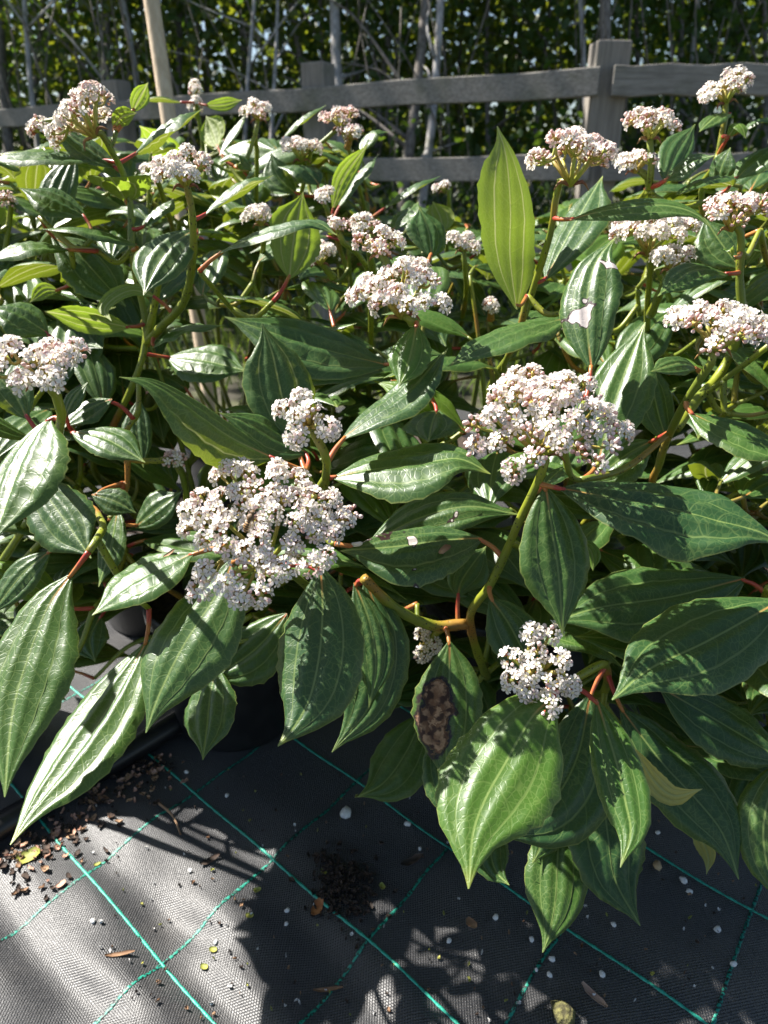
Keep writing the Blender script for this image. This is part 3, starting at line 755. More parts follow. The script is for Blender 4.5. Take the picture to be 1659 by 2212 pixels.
CL('S1', 665, 893, .505, 84, 78, [(700, 975, .535), (706, 1005, .55), (690, 1100, .64), (640, 1230, .78)], pink=.15, buds=.08, single=True, seed=4, dens=.85)
CL('S2', 1183, 884, .515, 184, 138, [(1178, 1000, .535), (1150, 1065, .55), (1115, 1140, .57), (1092, 1195, .59), (1058, 1265, .61), (1015, 1340, .64), (1050, 1460, .75)], pink=.5, buds=.32, single=True, seed=5)
CL('S2', 1178, 1436, .53, 110, 108, [(1205, 1488, .555), (1250, 1462, .58), (1308, 1436, .62), (1290, 1500, .74)], pink=.12, buds=.04, dens=.72, single=True, seed=6)
CL('S3', 165, 232, .70, 98, 46, [(222, 290, .72), (240, 325, .73), (265, 372, .75), (281, 440, .76), (286, 560, .77), (308, 660, .79), (315, 735, .80), (292, 820, .81), (248, 915, .84), (205, 1020, .90)], tx=-.75, pink=.25, buds=.15, seed=7, pink_side=(-1, -.3))
CL('S3', 72, 268, .73, 36, 30, [(120, 262, .735), (205, 280, .72)], tx=-.6, pink=1.0, buds=.9, seed=17, pot=False)
CL('S3', 395, 352, .64, 78, 46, [(408, 420, .655), (416, 470, .665), (416, 560, .69), (398, 650, .73), (350, 705, .77), (318, 740, .80)], pink=.2, buds=.15, seed=8, pot=False)
CL('S4', 1562, 688, .54, 118, 78, [(1542, 775, .555), (1512, 820, .57), (1480, 870, .59), (1448, 935, .63), (1425, 1000, .68), (1420, 1080, .78)], pink=.35, buds=.2, seed=9, single=True)
CL('S4', 1592, 442, .62, 84, 46, [(1600, 505, .63), (1598, 600, .645), (1600, 700, .66), (1560, 800, .68), (1500, 870, .66), (1460, 925, .645)], pink=.6, buds=.45, seed=10, pot=False)
CL('S5', 78, 768, .465, 112, 74, [(115, 835, .48), (126, 870, .49), (132, 905, .505), (110, 1000, .62), (70, 1110, .78)], pink=.35, buds=.2, seed=11, single=True)
CL('S6', 862, 610, .585, 118, 76, [(895, 690, .60), (905, 740, .62), (930, 860, .68), (950, 960, .80)], pink=.4, buds=.25, seed=12, single=True, tx=-.1)
CL('S6', 822, 520, .62, 62, 40, [(868, 640, .615), (895, 700, .61)], pink=.6, buds=.4, seed=13, pot=False)
CL('S7', 1240, 318, .625, 112, 40, [(1212, 388, .645), (1198, 440, .655), (1190, 500, .67), (1150, 630, .71), (1112, 745, .75), (1060, 880, .86)], pink=.6, buds=.5, seed=14, lump=.6)
CL('S7', 1412, 478, .70, 104, 56, [(1408, 540, .72), (1400, 640, .77), (1380, 800, .9)], pink=.15, buds=.1, seed=15)
CL('S7', 1455, 548, .68, 62, 30, [(1440, 600, .71), (1405, 680, .79)], pink=.1, buds=.1, seed=16, pot=False)
CL('S8', 1410, 252, .71, 72, 38, [(1408, 310, .72), (1405, 400, .745), (1395, 520, .84)], pink=.35, buds=.3, seed=18)
CL('S8', 1378, 335, .74, 58, 30, [(1400, 385, .75), (1404, 420, .755)], pink=.2, buds=.15, seed=19, pot=False)
CL('S8', 1568, 180, .80, 64, 26, [(1572, 222, .81), (1560, 290, .82), (1548, 350, .83), (1520, 480, .92)], pink=.1, buds=.1, seed=20, tx=-.3)
CL('S9', 556, 232, 1.0, 44, 24, [(550, 290, 1.01), (555, 360, 1.05)], pink=.4, buds=.3, seed=21)
CL('S9', 650, 312, 1.0, 52, 26, [(665, 360, 1.02)], pink=.3, buds=.2, seed=22)
CL('S9', 420, 192, 1.15, 22, 12, [(424, 250, 1.16), (440, 330, 1.2)], pink=.3, buds=.3, seed=23)
CL('S9', 425, 218, 1.13, 20, 12, [(426, 255, 1.15)], pink=.3, buds=.3, seed=24, pot=False)
CL('S9', 562, 460, .86, 46, 28, [(570, 520, .88), (560, 600, .98)], pink=.25, buds=.15, seed=25)
CL('S10', 735, 245, 1.0, 50, 24, [(745, 300, 1.01), (770, 380, 1.05)], pink=1.0, buds=.85, seed=26)
CL('S10', 758, 280, .98, 36, 18, [(750, 320, 1.0)], pink=.3, buds=.3, seed=27, pot=False)
CL('S10', 700, 418, .93, 32, 24, [(712, 470, .95)], pink=.25, buds=.1, seed=28)
CL('S6', 726, 482, .80, 34, 28, [(745, 530, .82), (800, 620, .86)], pink=.9, buds=.7, seed=29)
CL('S6', 788, 484, .78, 42, 30, [(795, 530, .80), (810, 610, .85)], pink=.1, buds=.05, seed=30, pot=False)
CL('S10', 1002, 520, .86, 42, 28, [(1005, 580, .88), (1000, 680, .98)], pink=.2, buds=.1, seed=31)
CL('S10', 960, 402, 1.12, 26, 14, [(970, 440, 1.13)], pink=.2, buds=.1, seed=32, pot=True)
CL('S6', 690, 545, .80, 48, 34, [(720, 600, .83)], pink=.1, buds=.05, seed=33, pot=False)
CL('S3', 375, 990, .74, 32, 26, [(395, 1030, .76), (400, 1100, .82)], pink=.5, buds=.9, seed=34)
CL('S2', 922, 1392, .70, 42, 46, [(950, 1360, .70), (990, 1350, .66)], pink=.0, buds=.0, dens=.6, seed=35, pot=False)
CL('S5', 8, 425, .90, 22, 24, [(20, 480, .92)], pink=1, buds=.8, seed=36)
CL('S10', 1062, 655, .9, 16, 14, [(1060, 690, .92)], pink=.1, buds=.3, seed=37, pot=False)
CL('S9', 335, 360, .86, 36, 22, [(350, 420, .9)], pink=.1, buds=.05, seed=38)
# further stems without a flower head of their own
SH['S2'].stem([P(785, 1248, .60), P(850, 1310, .62), P(930, 1350, .64), P(1010, 1348, .645)], to_pot=False, r_tip=.0042)
SH['S5'].stem([P(192, 1192, .56), P(222, 1130, .62), P(150, 1110, .75)], r_tip=.003)
SH['S3'].stem([P(345, 600, .76), P(332, 670, .78), P(318, 740, .80)], to_pot=False)
SH['S7'].stem([P(1138, 640, .69), P(1118, 740, .73), P(1090, 820, .80)], to_pot=True)
SH['S4'].stem([P(1660, 1270, .60), P(1640, 1330, .72)], to_pot=True)

# ------------------------------------------------------------------ leaves that can be told apart in the photograph
# shrub | midrib points base>tip (x,y) | distance at base, tip | half widths (left, right of travel, picture units) | facing (right, up, toward viewer) | options
LEAVES = '''
S5|155,1240 105,1310 62,1420 28,1540 10,1722|.56 .47|105 100|.1 .45 .9|bulge=.16
S5|318,1385 235,1530 150,1650 75,1745 22,1825|.62 .50|90 86|-.1 .6 .8|bulge=.18
S1|505,1205 478,1270 400,1390 345,1500 315,1583|.55 .50|98 92|.0 .45 .9|bulge=.13 cup=-.25
S1|692,1225 697,1300 692,1400 672,1500 640,1565 600,1612|.56 .505|97 100|.0 .35 .95|bulge=.13 cup=-.3
S1|418,1195 350,1232 280,1270 199,1329|.56 .53|52 72|-.25 .75 .6|
S1|470,1440 455,1500 448,1570 438,1642|.66 .62|62 60|-.2 .3 .9|
S1|620,1325 560,1395 500,1440 440,1470|.68 .66|62 60|.1 .3 .9|
S2|790,1252 826,1380 800,1520 717,1625|.62 .58|62 80|.2 .3 .9|
S2|765,1258 800,1350 812,1440 797,1530|.61 .575|42 40|.3 .3 .9|
S1|590,990 505,950 430,900 372,858 318,826 257,814|.57 .49|92 42|.5 .25 .8|twist=.5 cup=-.1
S1|668,980 600,955 540,920 470,890|.60 .56|42 42|.0 .6 .8|
S1|642,968 610,860 590,770 566,700|.60 .60|76 72|.25 .3 .9|
S1|738,950 800,905 880,850 968,752|.56 .60|44 46|-.3 .7 .65|
S1|718,1032 800,1016 900,1005 990,992 1060,1024|.575 .55|60 66|.0 .7 .7|bulge=.14
S2|1042,1163 954,1168 850,1182 735,1190|.60 .585|80 42|.0 .55 .85|mat=leaf_spot
S1|790,1180 900,1122 1010,1095 1122,1112|.63 .62|45 50|.1 .4 .9|mat=leaf_spot
S2|1178,1050 1190,1130 1206,1240 1216,1372|.545 .53|75 78|.05 .5 .85|
S2|1210,1056 1329,1078 1459,1103 1554,1128 1640,1150 1700,1185|.54 .50|78 88|-.1 .7 .7|wave=1.5
S4|1690,1295 1529,1385 1404,1445 1322,1512|.56 .50|84 88|-.1 .55 .8|bulge=.12
S4|1610,1250 1450,1290 1300,1312 1190,1345|.64 .62|80 70|.0 .55 .8|
S4|1560,1330 1440,1370 1340,1380 1240,1375|.66 .62|50 50|-.2 .8 .6|
S2|1058,1292 1094,1340 1124,1395 1160,1470|.60 .57|60 58|.0 .5 .85|
S2|971,1385 971,1460 966,1560 962,1700|.625 .60|78 76|.0 .35 .9|mat=leaf_brown
S2|1205,1500 1150,1548 1092,1648 1050,1723 1022,1800 1012,1920|.535 .45|118 112|.0 .5 .85|bulge=.12 mat=leaf_mid
S2|1275,1500 1245,1640 1180,1745 1062,1812|.62 .57|100 80|.1 .3 .95|
S2|1288,1510 1304,1560 1332,1650 1352,1738 1362,1800 1340,1874|.555 .49|56 54|-.1 .35 .95|mat=leaf_mid
S2|1368,1615 1412,1685 1455,1718 1518,1704|.60 .57|26 22|.3 -.5 -.7|mat=leaf_yellow petiole=0
S2|1340,1530 1430,1648 1500,1723 1560,1800 1596,1900|.63 .58|86 76|.05 .4 .9|
S4|1425,1485 1540,1552 1640,1612 1715,1660|.62 .60|62 66|.1 .5 .85|
S4|1690,1640 1652,1760 1655,1860 1690,1960|.60 .57|50 50|-.3 .6 .7|
S2|1298,1640 1303,1720 1315,1823 1330,1905 1383,2000|.66 .60|84 84|.1 .35 .95|
S2|1218,1735 1206,1828 1200,1940 1190,2000 1172,2058|.68 .62|66 66|.0 .3 .95|
S2|1205,1690 1185,1760 1170,1820 1150,1865|.68 .65|46 40|.0 .3 .95|
S2|1075,1760 1060,1830 1070,1880 1100,1912|.70 .66|42 44|.2 .2 .95|
S2|940,1580 950,1650 968,1720 984,1792|.70 .66|40 44|.2 .3 .9|
S2|915,1540 880,1620 830,1690 772,1722|.76 .72|60 60|.0 .3 .95|
S2|1500,1740 1512,1800 1530,1850 1526,1890|.68 .64|20 20|.2 -.4 -.8|mat=leaf_yellow petiole=0
S7|1116,668 1102,553 1103,450 1094,340 1074,272|.66 .69|80 80|-.5 .6 -.65|bulge=.05 quilt=.006 cup=.05 mat=leaf_light wave=.3
S2|1278,800 1268,697 1272,620 1292,560 1330,512|.58 .60|52 60|-.3 .5 .8|mat=leaf_spot wave=1.2
S2|1290,1010 1318,900 1352,800 1394,696|.60 .63|66 62|-.25 .45 .85|
S7|1228,688 1150,708 1060,742 966,792|.64 .60|44 44|-.1 .75 .65|wave=1.2
S7|1178,605 1222,520 1262,450 1302,380|.70 .76|40 56|-.4 .55 .7|
S7|1230,475 1329,452 1430,445 1500,462 1538,494|.64 .60|26 34|.1 .35 .9|
S4|1575,592 1500,585 1420,640|.63 .60|34 32|.0 .6 .8|
S4|1508,797 1470,786 1405,803|.57 .545|26 26|.1 .4 .9|
S4|1488,892 1569,930 1660,968 1735,1000|.58 .53|52 56|.0 .7 .7|
S2|1410,952 1350,985 1270,1050|.66 .66|48 42|.2 .5 .8|
S4|1440,955 1418,880 1400,780|.70 .72|50 48|.2 .3 .9|
S8|1590,388 1630,350 1695,305|.80 .80|30 30|-.3 .7 .6|
S8|1548,402 1560,360 1578,318|.78 .76|26 22|-.5 .4 .7|
S8|1582,402 1530,392 1468,420|.74 .70|32 32|-.4 .8 .5|
S8|1436,395 1460,330 1502,268|.74 .78|36 34|.2 .3 .9|
S8|1438,390 1490,355 1545,335|.73 .70|34 34|.0 .5 .8|
S8|1580,245 1548,252 1510,285|.81 .78|22 18|-.2 .6 .8|
S8|1590,290 1640,262 1700,262|.80 .78|20 18|.0 .8 .5|
S8|1570,300 1595,270 1612,300|.80 .78|14 14|.2 .3 .9|mat=leaf_light
S4|1600,580 1560,530 1520,470|.66 .68|56 50|-.2 .5 .8|
S4|1590,560 1575,545 1585,530|.62 .60|14 14|0 .3 .9|mat=leaf_light
S4|1588,520 1530,555 1490,610|.70 .72|60 50|.2 .6 .8|
S6|838,790 730,764 625,733 485,684|.64 .62|66 70|.1 .55 .85|
S6|900,700 891,748 880,790 860,838|.595 .57|44 46|.1 .5 .85|mat=leaf_light
S6|932,556 925,500 905,447|.66 .68|46 44|.4 .3 .85|
S6|472,548 575,503 675,482 728,508|.66 .62|32 42|-.3 .85 .5|
S6|625,602 636,510 655,414|.72 .74|58 52|-.3 .4 -.8|mat=leaf_light cup=.1
S3|428,494 382,522 340,572 310,638|.70 .65|58 62|.2 .5 .8|
S3|302,532 200,503 82,494|.75 .70|38 34|-.1 .75 .6|
S3|150,540 60,535 -40,570|.74 .70|48 46|-.2 .7 .7|
S3|112,512 165,545 215,600 272,662|.78 .78|54 56|.1 .5 .85|
S3|338,642 290,626 250,640 225,668 241,694|.74 .70|22 24|.1 -.4 -.8|mat=leaf_light
S3|128,628 95,628 64,654|.80 .80|16 16|.2 .3 -.8|mat=leaf_light
S3|280,708 200,692 95,672|.78 .76|26 26|.0 .6 -.75|mat=leaf_light
S5|105,722 40,682 -30,662|.68 .66|44 44|-.2 .7 .7|
S3|328,752 370,722 430,710 486,702|.78 .76|24 20|-.1 .8 .5|wave=1.6
S3|362,772 440,780 535,802|.82 .80|52 52|-.1 .6 .8|
S3|273,437 256,408 236,382|.76 .72|70 76|.1 .35 -.9|mat=leaf_light cup=.3
S3|222,345 125,346 20,342 -50,356|.75 .72|36 46|-.2 .75 .65|
S3|252,364 175,312 112,270|.75 .74|32 30|.4 .4 .8|
S3|290,334 350,290 436,236|.76 .78|40 42|-.4 .8 .5|
S3|286,242 300,215 320,178|.74 .74|16 16|-.4 .3 -.8|mat=leaf_light
S3|244,276 265,252 296,244|.735 .72|17 17|-.1 .4 -.8|mat=leaf_light
S3|440,466 500,418 592,378|.68 .72|34 40|-.4 .85 .4|
S3|186,468 110,430 40,405|.78 .76|42 40|-.1 .6 .7|
S3|310,492 335,465 378,428|.76 .78|34 34|-.3 .6 .6|
S3|160,330 120,420 110,500|.84 .82|40 40|.2 .3 .9|
S9|474,336 498,295 536,240|1.0 1.02|16 16|-.4 .5 .6|
S10|610,300 650,262 706,226|1.05 1.05|18 18|-.4 .7 .5|
S10|718,454 742,385 796,310|.95 .95|18 20|-.3 .3 -.8|mat=leaf_light
S10|730,450 770,390 818,332|.96 .97|20 20|-.5 .6 .5|
S10|828,452 885,412 952,380|1.0 1.0|22 24|-.3 .8 .4|
S10|850,498 872,470 904,436|.95 .97|30 30|-.3 .6 .6|
S10|960,500 950,465 935,435|1.0 1.02|30 30|-.3 .3 -.8|mat=leaf_light
S10|780,330 805,290 840,285|1.05 1.05|20 20|-.2 .7 .6|
S9|470,318 460,285 445,250|1.1 1.12|32 30|.1 .4 -.8|mat=leaf_light
S9|395,222 345,213 295,220|1.12 1.1|9 9|0 .8 .3|
S9|443,228 480,226 524,216|1.12 1.12|12 12|.2 .4 -.8|mat=leaf_light
S9|640,420 600,380 585,330|1.0 1.0|34 34|-.2 .6 .7|
S9|690,400 660,370 600,360|.98 .98|30 30|-.2 .7 .6|
S9|545,370 510,340 470,350|.98 .96|30 26|-.2 .7 .6|
S5|107,903 80,940 40,1020 -15,1172|.51 .45|118 74|-.2 .55 .8|bulge=.17
S3|155,933 230,950 314,999|.66 .64|38 34|.1 .7 .7|
S5|70,1030 130,1110 197,1206|.64 .60|62 72|-.1 .5 .85|
S3|255,1102 240,1180 213,1268|.72 .69|36 36|-.3 .6 .7|
S3|198,1068 245,1082 294,1108|.70 .70|30 28|.1 .4 .9|
S3|292,1140 335,1105 392,1062|.74 .74|44 36|.1 .4 .9|
S5|60,905 30,850 -20,800|.58 .58|40 36|-.3 .7 .6|
S3|140,902 160,860 190,825|.66 .68|20 20|.2 .3 .9|
S3|242,862 190,885 136,925|.70 .68|36 34|.0 .5 .8|
S3|218,1330 195,1380 205,1430|.80 .78|40 40|.1 .3 .9|
S5|110,1190 50,1240 -20,1330|.66 .64|40 40|.1 .4 .9|
S3|300,862 295,930 310,1010|.76 .74|32 32|.2 .2 .95|
S6|946,886 935,910 925,955|.66 .63|58 62|.0 .7 .7|
S2|1177,994 1130,995 1074,1018|.535 .53|20 22|.2 .5 .85|mat=leaf_light
S2|1172,1055 1195,1030 1232,1000|.57 .60|24 24|-.4 .7 .5|
S2|988,1290 1000,1250 1050,1180|.66 .68|40 44|.1 .3 .9|
S2|1240,1160 1275,1190 1281,1234|.60 .58|22 20|.2 .3 .9|mat=leaf_light
S2|850,1330 800,1380 770,1470|.68 .66|40 40|.0 .4 .9|
'''
for ln in LEAVES.strip().splitlines():
    k_, pts, dd, ww, nn, op = ln.split('|')
    s = SH[k_]; xy = [tuple(float(a) for a in q.split(',')) for q in pts.split()]
    d0, d1 = map(float, dd.split()); wa, wb = map(float, ww.split()); nc = np.array([float(a) for a in nn.split()]); nc = unit(nc + (np.array([-.10, .16, 0]) if nc[2] > 0 else 0))
    t = np.concatenate([[0], np.cumsum([math.hypot(b[0] - a[0], b[1] - a[1]) for a, b in zip(xy, xy[1:])])]); t /= t[-1]
    p3 = [P(x, y, d0 + (d1 - d0) * u) for (x, y), u in zip(xy, t)]
    N = C2W(nc); Tm = unit(p3[-1] - p3[0]); B = np.cross(unit(N - Tm * N.dot(Tm)), Tm); bc = W2C(B)
    sc = max(.5, math.hypot(bc[0], bc[1])); dm = (d0 + d1) / 2
    kw = dict(q.split('=') for q in op.split()); mat = kw.pop('mat', 'leaf'); pet = kw.pop('petiole', '1') == '1'
    o = s.leaf(p3, N, wa * dm / FPX / sc, wb * dm / FPX / sc, mat, petiole=pet, **{a: float(b) for a, b in kw.items()})
    if mat == 'leaf_brown': o['label'] = 'leaf with a large dead brown patch'
    if mat == 'leaf_spot': o['label'] = 'leaf with bleached dry patches'
    if mat == 'leaf_yellow': o['label'] = 'pale yellow curled leaf'
    for (x, y), u in zip(xy, t): PROT.append((x, y, d0 + (d1 - d0) * u, (wa + wb) / 2 + 8))
    for a, b in zip(range(len(xy)), range(1, len(xy))):
        PROT.append(((xy[a][0] + xy[b][0]) / 2, (xy[a][1] + xy[b][1]) / 2, d0 + (d1 - d0) * (t[a] + t[b]) / 2, (wa + wb) / 2 + 8))

# ------------------------------------------------------------------ the rest of each shrub's foliage, behind and between those leaves
PR = np.array(PROT)
GX = [-200, 0, 200, 330, 420, 640, 700, 900, 960, 1040, 1140, 1280, 1400, 1600, 1900]
GY = [1760, 1760, 1660, 1560, 1540, 1500, 1580, 1640, 1740, 1780, 1860, 1860, 1840, 1860, 1900]
SX = [-200, 0, 100, 250, 330, 420, 480, 610, 700, 790, 830, 940, 1020, 1040, 1160, 1300, 1400, 1500, 1900]
SY = [330, 330, 310, 260, 240, 270, 260, 300, 260, 340, 450, 410, 450, 500, 450, 420, 360, 360, 330]
def proj(p):
    q = W2C(np.asarray(p) - [0, 0, CAM_H]); d = -q[2]; return 829.5 + q[0] / d * FPX, 1106 - q[1] / d * FPX, d
def free(p, slack=0.0):
    x, y, d = proj(p)
    if d < .5 or p[2] < .1: return False
    if -150 < x < 1810:
        if y > np.interp(x, GX, GY) or y < np.interp(x, SX, SY): return False
    m = (PR[:, 0] - x) ** 2 + (PR[:, 1] - y) ** 2 < (PR[:, 3] + 18) ** 2
    return not np.any(m & (PR[:, 2] > d - .035 - slack))
for k_ in ('S11', 'S12'):
    for q in ((.05, -.12, .62), (-.1, -.05, .58), (.12, .02, .66)): SH[k_].stem([SH[k_].base * [1, 1, 0] + np.array(q), SH[k_].base * [1, 1, 0] + np.array(q) * [.6, .6, .7]])
LIT = [[(-60, 1880), (150, 1830), (330, 1760), (470, 1795), (590, 1870), (540, 1900), (440, 1960), (560, 2260), (-60, 2260)], [(868, 2062), (965, 2070), (910, 2130), (830, 2260), (790, 2260)], [(1130, 2130), (1200, 2190), (1150, 2260)], [(1265, 1915), (1310, 1920), (1290, 1985)]]
def inpoly(x, y, P_):
    c = False; n_ = len(P_)
    for i in range(n_):
        (x1, y1), (x2, y2) = P_[i], P_[i - 1]
        if (y1 > y) != (y2 > y) and x < (x2 - x1) * (y - y1) / (y2 - y1) + x1: c = not c
    return c
def shades_lit(q):
    """does this point shade a patch of fabric that the sun reaches in the photograph?"""
    g_ = q - np.array(SUNV) * ((q[2] - .016) / SUNV.z)
    if g_[1] < .3: return False
    x, y, d = proj(g_); return any(inpoly(x, y, L_) for L_ in LIT)
cov = np.zeros((60, 50))
def mark(p):
    x, y, d = proj(p); i, j = int(y // 40), int((x + 120) // 40)
    if 0 <= i < 60 and 0 <= j < 50: cov[i, j] += 1
fill = 0; used = {k_: 0 for k_ in SH}
def grow(b, covmax, cap, L=None):
    """one more leaf at b on the nearest shrub, if it hides nothing in front"""
    global fill
    x, y, d = proj(b); i, j = int(y // 40), int((x + 120) // 40)
    if b[2] < .14 or not (0 <= i < 60 and 0 <= j < 50) or cov[i, j] > covmax or not free(b): return False
    k_ = min(SH, key=lambda q: (SH[q].base[0] - b[0]) ** 2 + (SH[q].base[1] - b[1]) ** 2); s = SH[k_]
    if used[k_] > cap: return False
    rad = b - s.base; rad[2] = 0
    if np.linalg.norm(rad) > .36: return False
    a = math.atan2(rad[1], rad[0]) + rng.normal() * 1.0; o_ = np.array([math.cos(a), math.sin(a), 0])
    L = L or rng.uniform(.10, .155); el = rng.uniform(-.35, .75) * (1 if b[2] > .4 else .6); up = np.array([0, 0, 1.])
    dr = o_ * math.cos(el) + up * math.sin(el); nz = unit(up * math.cos(el) - o_ * math.sin(el) + rng.normal(size=3) * .22)
    p3 = [b, b + dr * L * .35 + nz * L * .05, b + dr * L * .7 + nz * L * .03, b + dr * L * .98 - nz * L * rng.uniform(.02, .14)]
    sd_ = np.cross(nz, dr) * L * .2
    if not all(free(q) for q in p3[1:]) or not all(free(p3[i] + e) for i in (1, 2) for e in (sd_, -sd_)): return False
    if any(shades_lit(q) for q in p3): return False
    w = L * rng.uniform(.20, .25)
    s.leaf(p3, nz, w, w, 'leaf' if rng.random() < .93 else 'leaf_light', wave=.8, nv=15)
    for i in (0, 1, 2):
        for e in (0, sd_, -sd_): mark(p3[i] + e)
    used[k_] += 1; fill += 1; return True
for trial in range(5000):      # lower foliage added so that its shade lies on the fabric in front
    if fill >= 110: break
    gx, gy = rng.uniform(150, 1659), rng.uniform(1620, 2212)
    if any(inpoly(gx, gy, L_) for L_ in LIT): continue
    q = P(gx, gy, 1.0) - [0, 0, CAM_H]; gp = np.array([0, 0, CAM_H]) + q * (CAM_H / -q[2])
    grow(gp + np.array(SUNV) * (rng.uniform(.16, .5) / SUNV.z), 12, 60)
n1 = fill
for trial in range(40000):
    if fill >= n1 + 880: break
    x, y = rng.uniform(-100, 1760), 300 + 1420 * rng.random() ** 1.35; d = rng.uniform(.58, 1.05) if y > 620 else rng.uniform(.70, 1.5)
    grow(P(x, y, d), 8, 150)

# ------------------------------------------------------------------ the bee on the flower head
def flake(name, c, L, W_, ang, mat, curl=.2, lift=.001, n=5):
    v, f = [], []
    ca, sa = math.cos(ang), math.sin(ang); tilt = rng.normal() * .2
    for i in range(n):
        t = i / (n - 1); w = W_ * math.sin(math.pi * (.08 + .86 * t)) ** .8
        for s_ in (-1, 0, 1):
            x = (t - .5) * L; y = s_ * w * .5 * (1 + .2 * math.sin(i * 2.3 + s_)); z = curl * L * ((t - .5) ** 2 * 1.6 + abs(s_) * .12) + tilt * y * .4
            v.append((x * ca - y * sa, x * sa + y * ca, z + .0008))
    for i in range(n - 1):
        for k in range(2): f.append((i * 3 + k, i * 3 + k + 1, i * 3 + k + 4, i * 3 + k + 3))
    v2 = [(x, y, z - .0006) for x, y, z in v]; m_ = len(v)
    f2 = [tuple(i + m_ for i in q[::-1]) for q in f]
    rim = [i * 3 for i in range(n)] + [(n - 1) * 3 + 1] + [i * 3 + 2 for i in range(n - 1, -1, -1)] + [1]
    f3 = [(rim[i], rim[i] + m_, rim[(i + 1) % len(rim)] + m_, rim[(i + 1) % len(rim)]) for i in range(len(rim))]
    return v + v2, f + f2 + f3
bpy.context.view_layer.update(); DG = bpy.context.evaluated_depsgraph_get()
def hit(x, y):
    d_ = Vector(P(x, y, 1.0)) - Vector((0, 0, CAM_H)); d_.normalize()
    ok_, loc, nrm_, *_ = scene.ray_cast(DG, Vector((0, 0, CAM_H)), d_); return np.array(loc), np.array(nrm_), np.array(d_)
def bee():
    hs = [hit(541 + a_, 1122 + b_) for a_ in (-24, -12, 0, 12, 24) for b_ in (-28, -18, -9, 0, 9, 18, 28)]
    hs.sort(key=lambda t: np.linalg.norm(t[0] - [0, 0, CAM_H])); near_ = np.linalg.norm(hs[0][0] - [0, 0, CAM_H])
    d0_ = unit(P(541, 1122, 1.0) - [0, 0, CAM_H]); c = np.array([0, 0, CAM_H]) + d0_ * (near_ - .0045); ax = unit(C2W((.42, .88, .1))); nrm = unit(C2W((-.25, .35, .9))); nrm = unit(nrm - ax * nrm.dot(ax)); sd_ = np.cross(nrm, ax)
    root = tag(empty('bee', tuple(c)), 'small brown bee feeding on the broad white flower head', 'bee')
    def W(a, b, e): return (ax * a + sd_ * b + nrm * e) * 1.2
    def blob(stations, mat, name, sides=14):
        v, f = [], []; n = len(stations)
        for (t, r, e) in stations:
            for i in range(sides):
                an = 6.283 * i / sides; v.append(W(t, math.cos(an) * r, e + math.sin(an) * r * .9))
        for i in range(n - 1):
            for k in range(sides): f.append((i * sides + k, i * sides + (k + 1) % sides, (i + 1) * sides + (k + 1) % sides, (i + 1) * sides + k))
        f.append(tuple(range(sides))); f.append(tuple(range((n - 1) * sides, n * sides))[::-1])
        return obj(name, mesh_from(name, v, f, [mat]), root)
    m = NT('bee_body'); vv_ = m.new('ShaderNodeTexCoord').outputs['Object']
    dot = m.new('ShaderNodeVectorMath', operation='DOT_PRODUCT'); m.l.new(vv_, dot.inputs[0]); dot.inputs[1].default_value = tuple(ax)
    t = dot.outputs['Value']; band = m.step(m.math('SINE', m.math('MULTIPLY', t, 3900.0)), -.2, .3)
    ab = m.step(t, -.0012, -.0016)
    c1 = m.mix(band, (.025, .014, .008), (.38, .20, .06)); c0 = m.mix(m.step(m.noise(vv_, 1500, 2), .4, .6), (.05, .03, .014), (.20, .11, .04))
    m.set(Base_Color=m.mix(ab, c0, c1), Roughness=.6); bm = m.mat
    blob([(-.0082, .0003, -.0002), (-.0072, .0012, 0), (-.0056, .0020, .0002), (-.0038, .0023, .0004), (-.0022, .0019, .0004), (-.0014, .0012, .0005), (-.0006, .0018, .0007), (.0008, .0024, .0009), (.0022, .0022, .0008), (.0031, .0012, .0006),
          (.0034, .0011, .0005), (.0040, .0019, .0005), (.0049, .0019, .0003), (.0056, .0010, 0), (.0058, .0003, -.0002)], bm, 'body')
    dk = simple('bee_dark', (.012, .009, .008), (.02, .015, .012), 400, .25)
    for sgn in (1, -1):
        st = [(.0040, .0002, .0006), (.0044, .0008, .0006), (.0050, .0009, .0005), (.0055, .0003, .0003)]
        v, f = [], []
        for (t_, r, e) in st:
            for i in range(8): an = 6.283 * i / 8; v.append(W(t_, sgn * .00145 + math.cos(an) * r * .7, e + math.sin(an) * r * 1.1))
        for i in range(3):
            for k in range(8): f.append((i * 8 + k, i * 8 + (k + 1) % 8, i * 8 + 8 + (k + 1) % 8, i * 8 + 8 + k))
        obj('eye', mesh_from('eye', v, f, [dk]), root)
        for j, (a0, a1) in enumerate(((.0022, .0048), (.0010, .0006), (.0, -.0040))):
            v, f = tube_geo(catmull([W(a0, sgn * .0012, -.0008), W((a0 + a1) / 2 + .0004, sgn * .0036, -.0004), W(a1, sgn * .0046, -.0026), W(a1 - .0006, sgn * .0062, -.0036)], 9)[0], np.linspace(.00034, .00014, 9), 5)
            obj('leg', mesh_from('leg', v, f, [dk]), root)
        v, f = tube_geo([W(.0056, sgn * .0004, .0004), W(.0066, sgn * .0009, .0008), W(.0078, sgn * .0016, .0002)], [.00018, .00016, .0001], 5)
        obj('antenna', mesh_from('antenna', v, f, [dk]), root)
        wm = NT('bee_wing'); wm.set(Base_Color=(.30, .24, .16), Roughness=.3, Alpha=.30)
        out = [(.0014, .0018), (-.001, .0040), (-.0042, .0056), (-.0070, .0054), (-.0078, .0044), (-.006, .0030), (-.002, .0019)]
        v = [W(a_, sgn * b_, .0021 + .0004 * (i % 2)) for i, (a_, b_) in enumerate(out)] + [W(-.0035, sgn * .0028, .0024)]
        f = [(i, (i + 1) % 7, 7) for i in range(7)]
        obj('wing', mesh_from('wing', v, f, [wm.mat]), root)
bee()
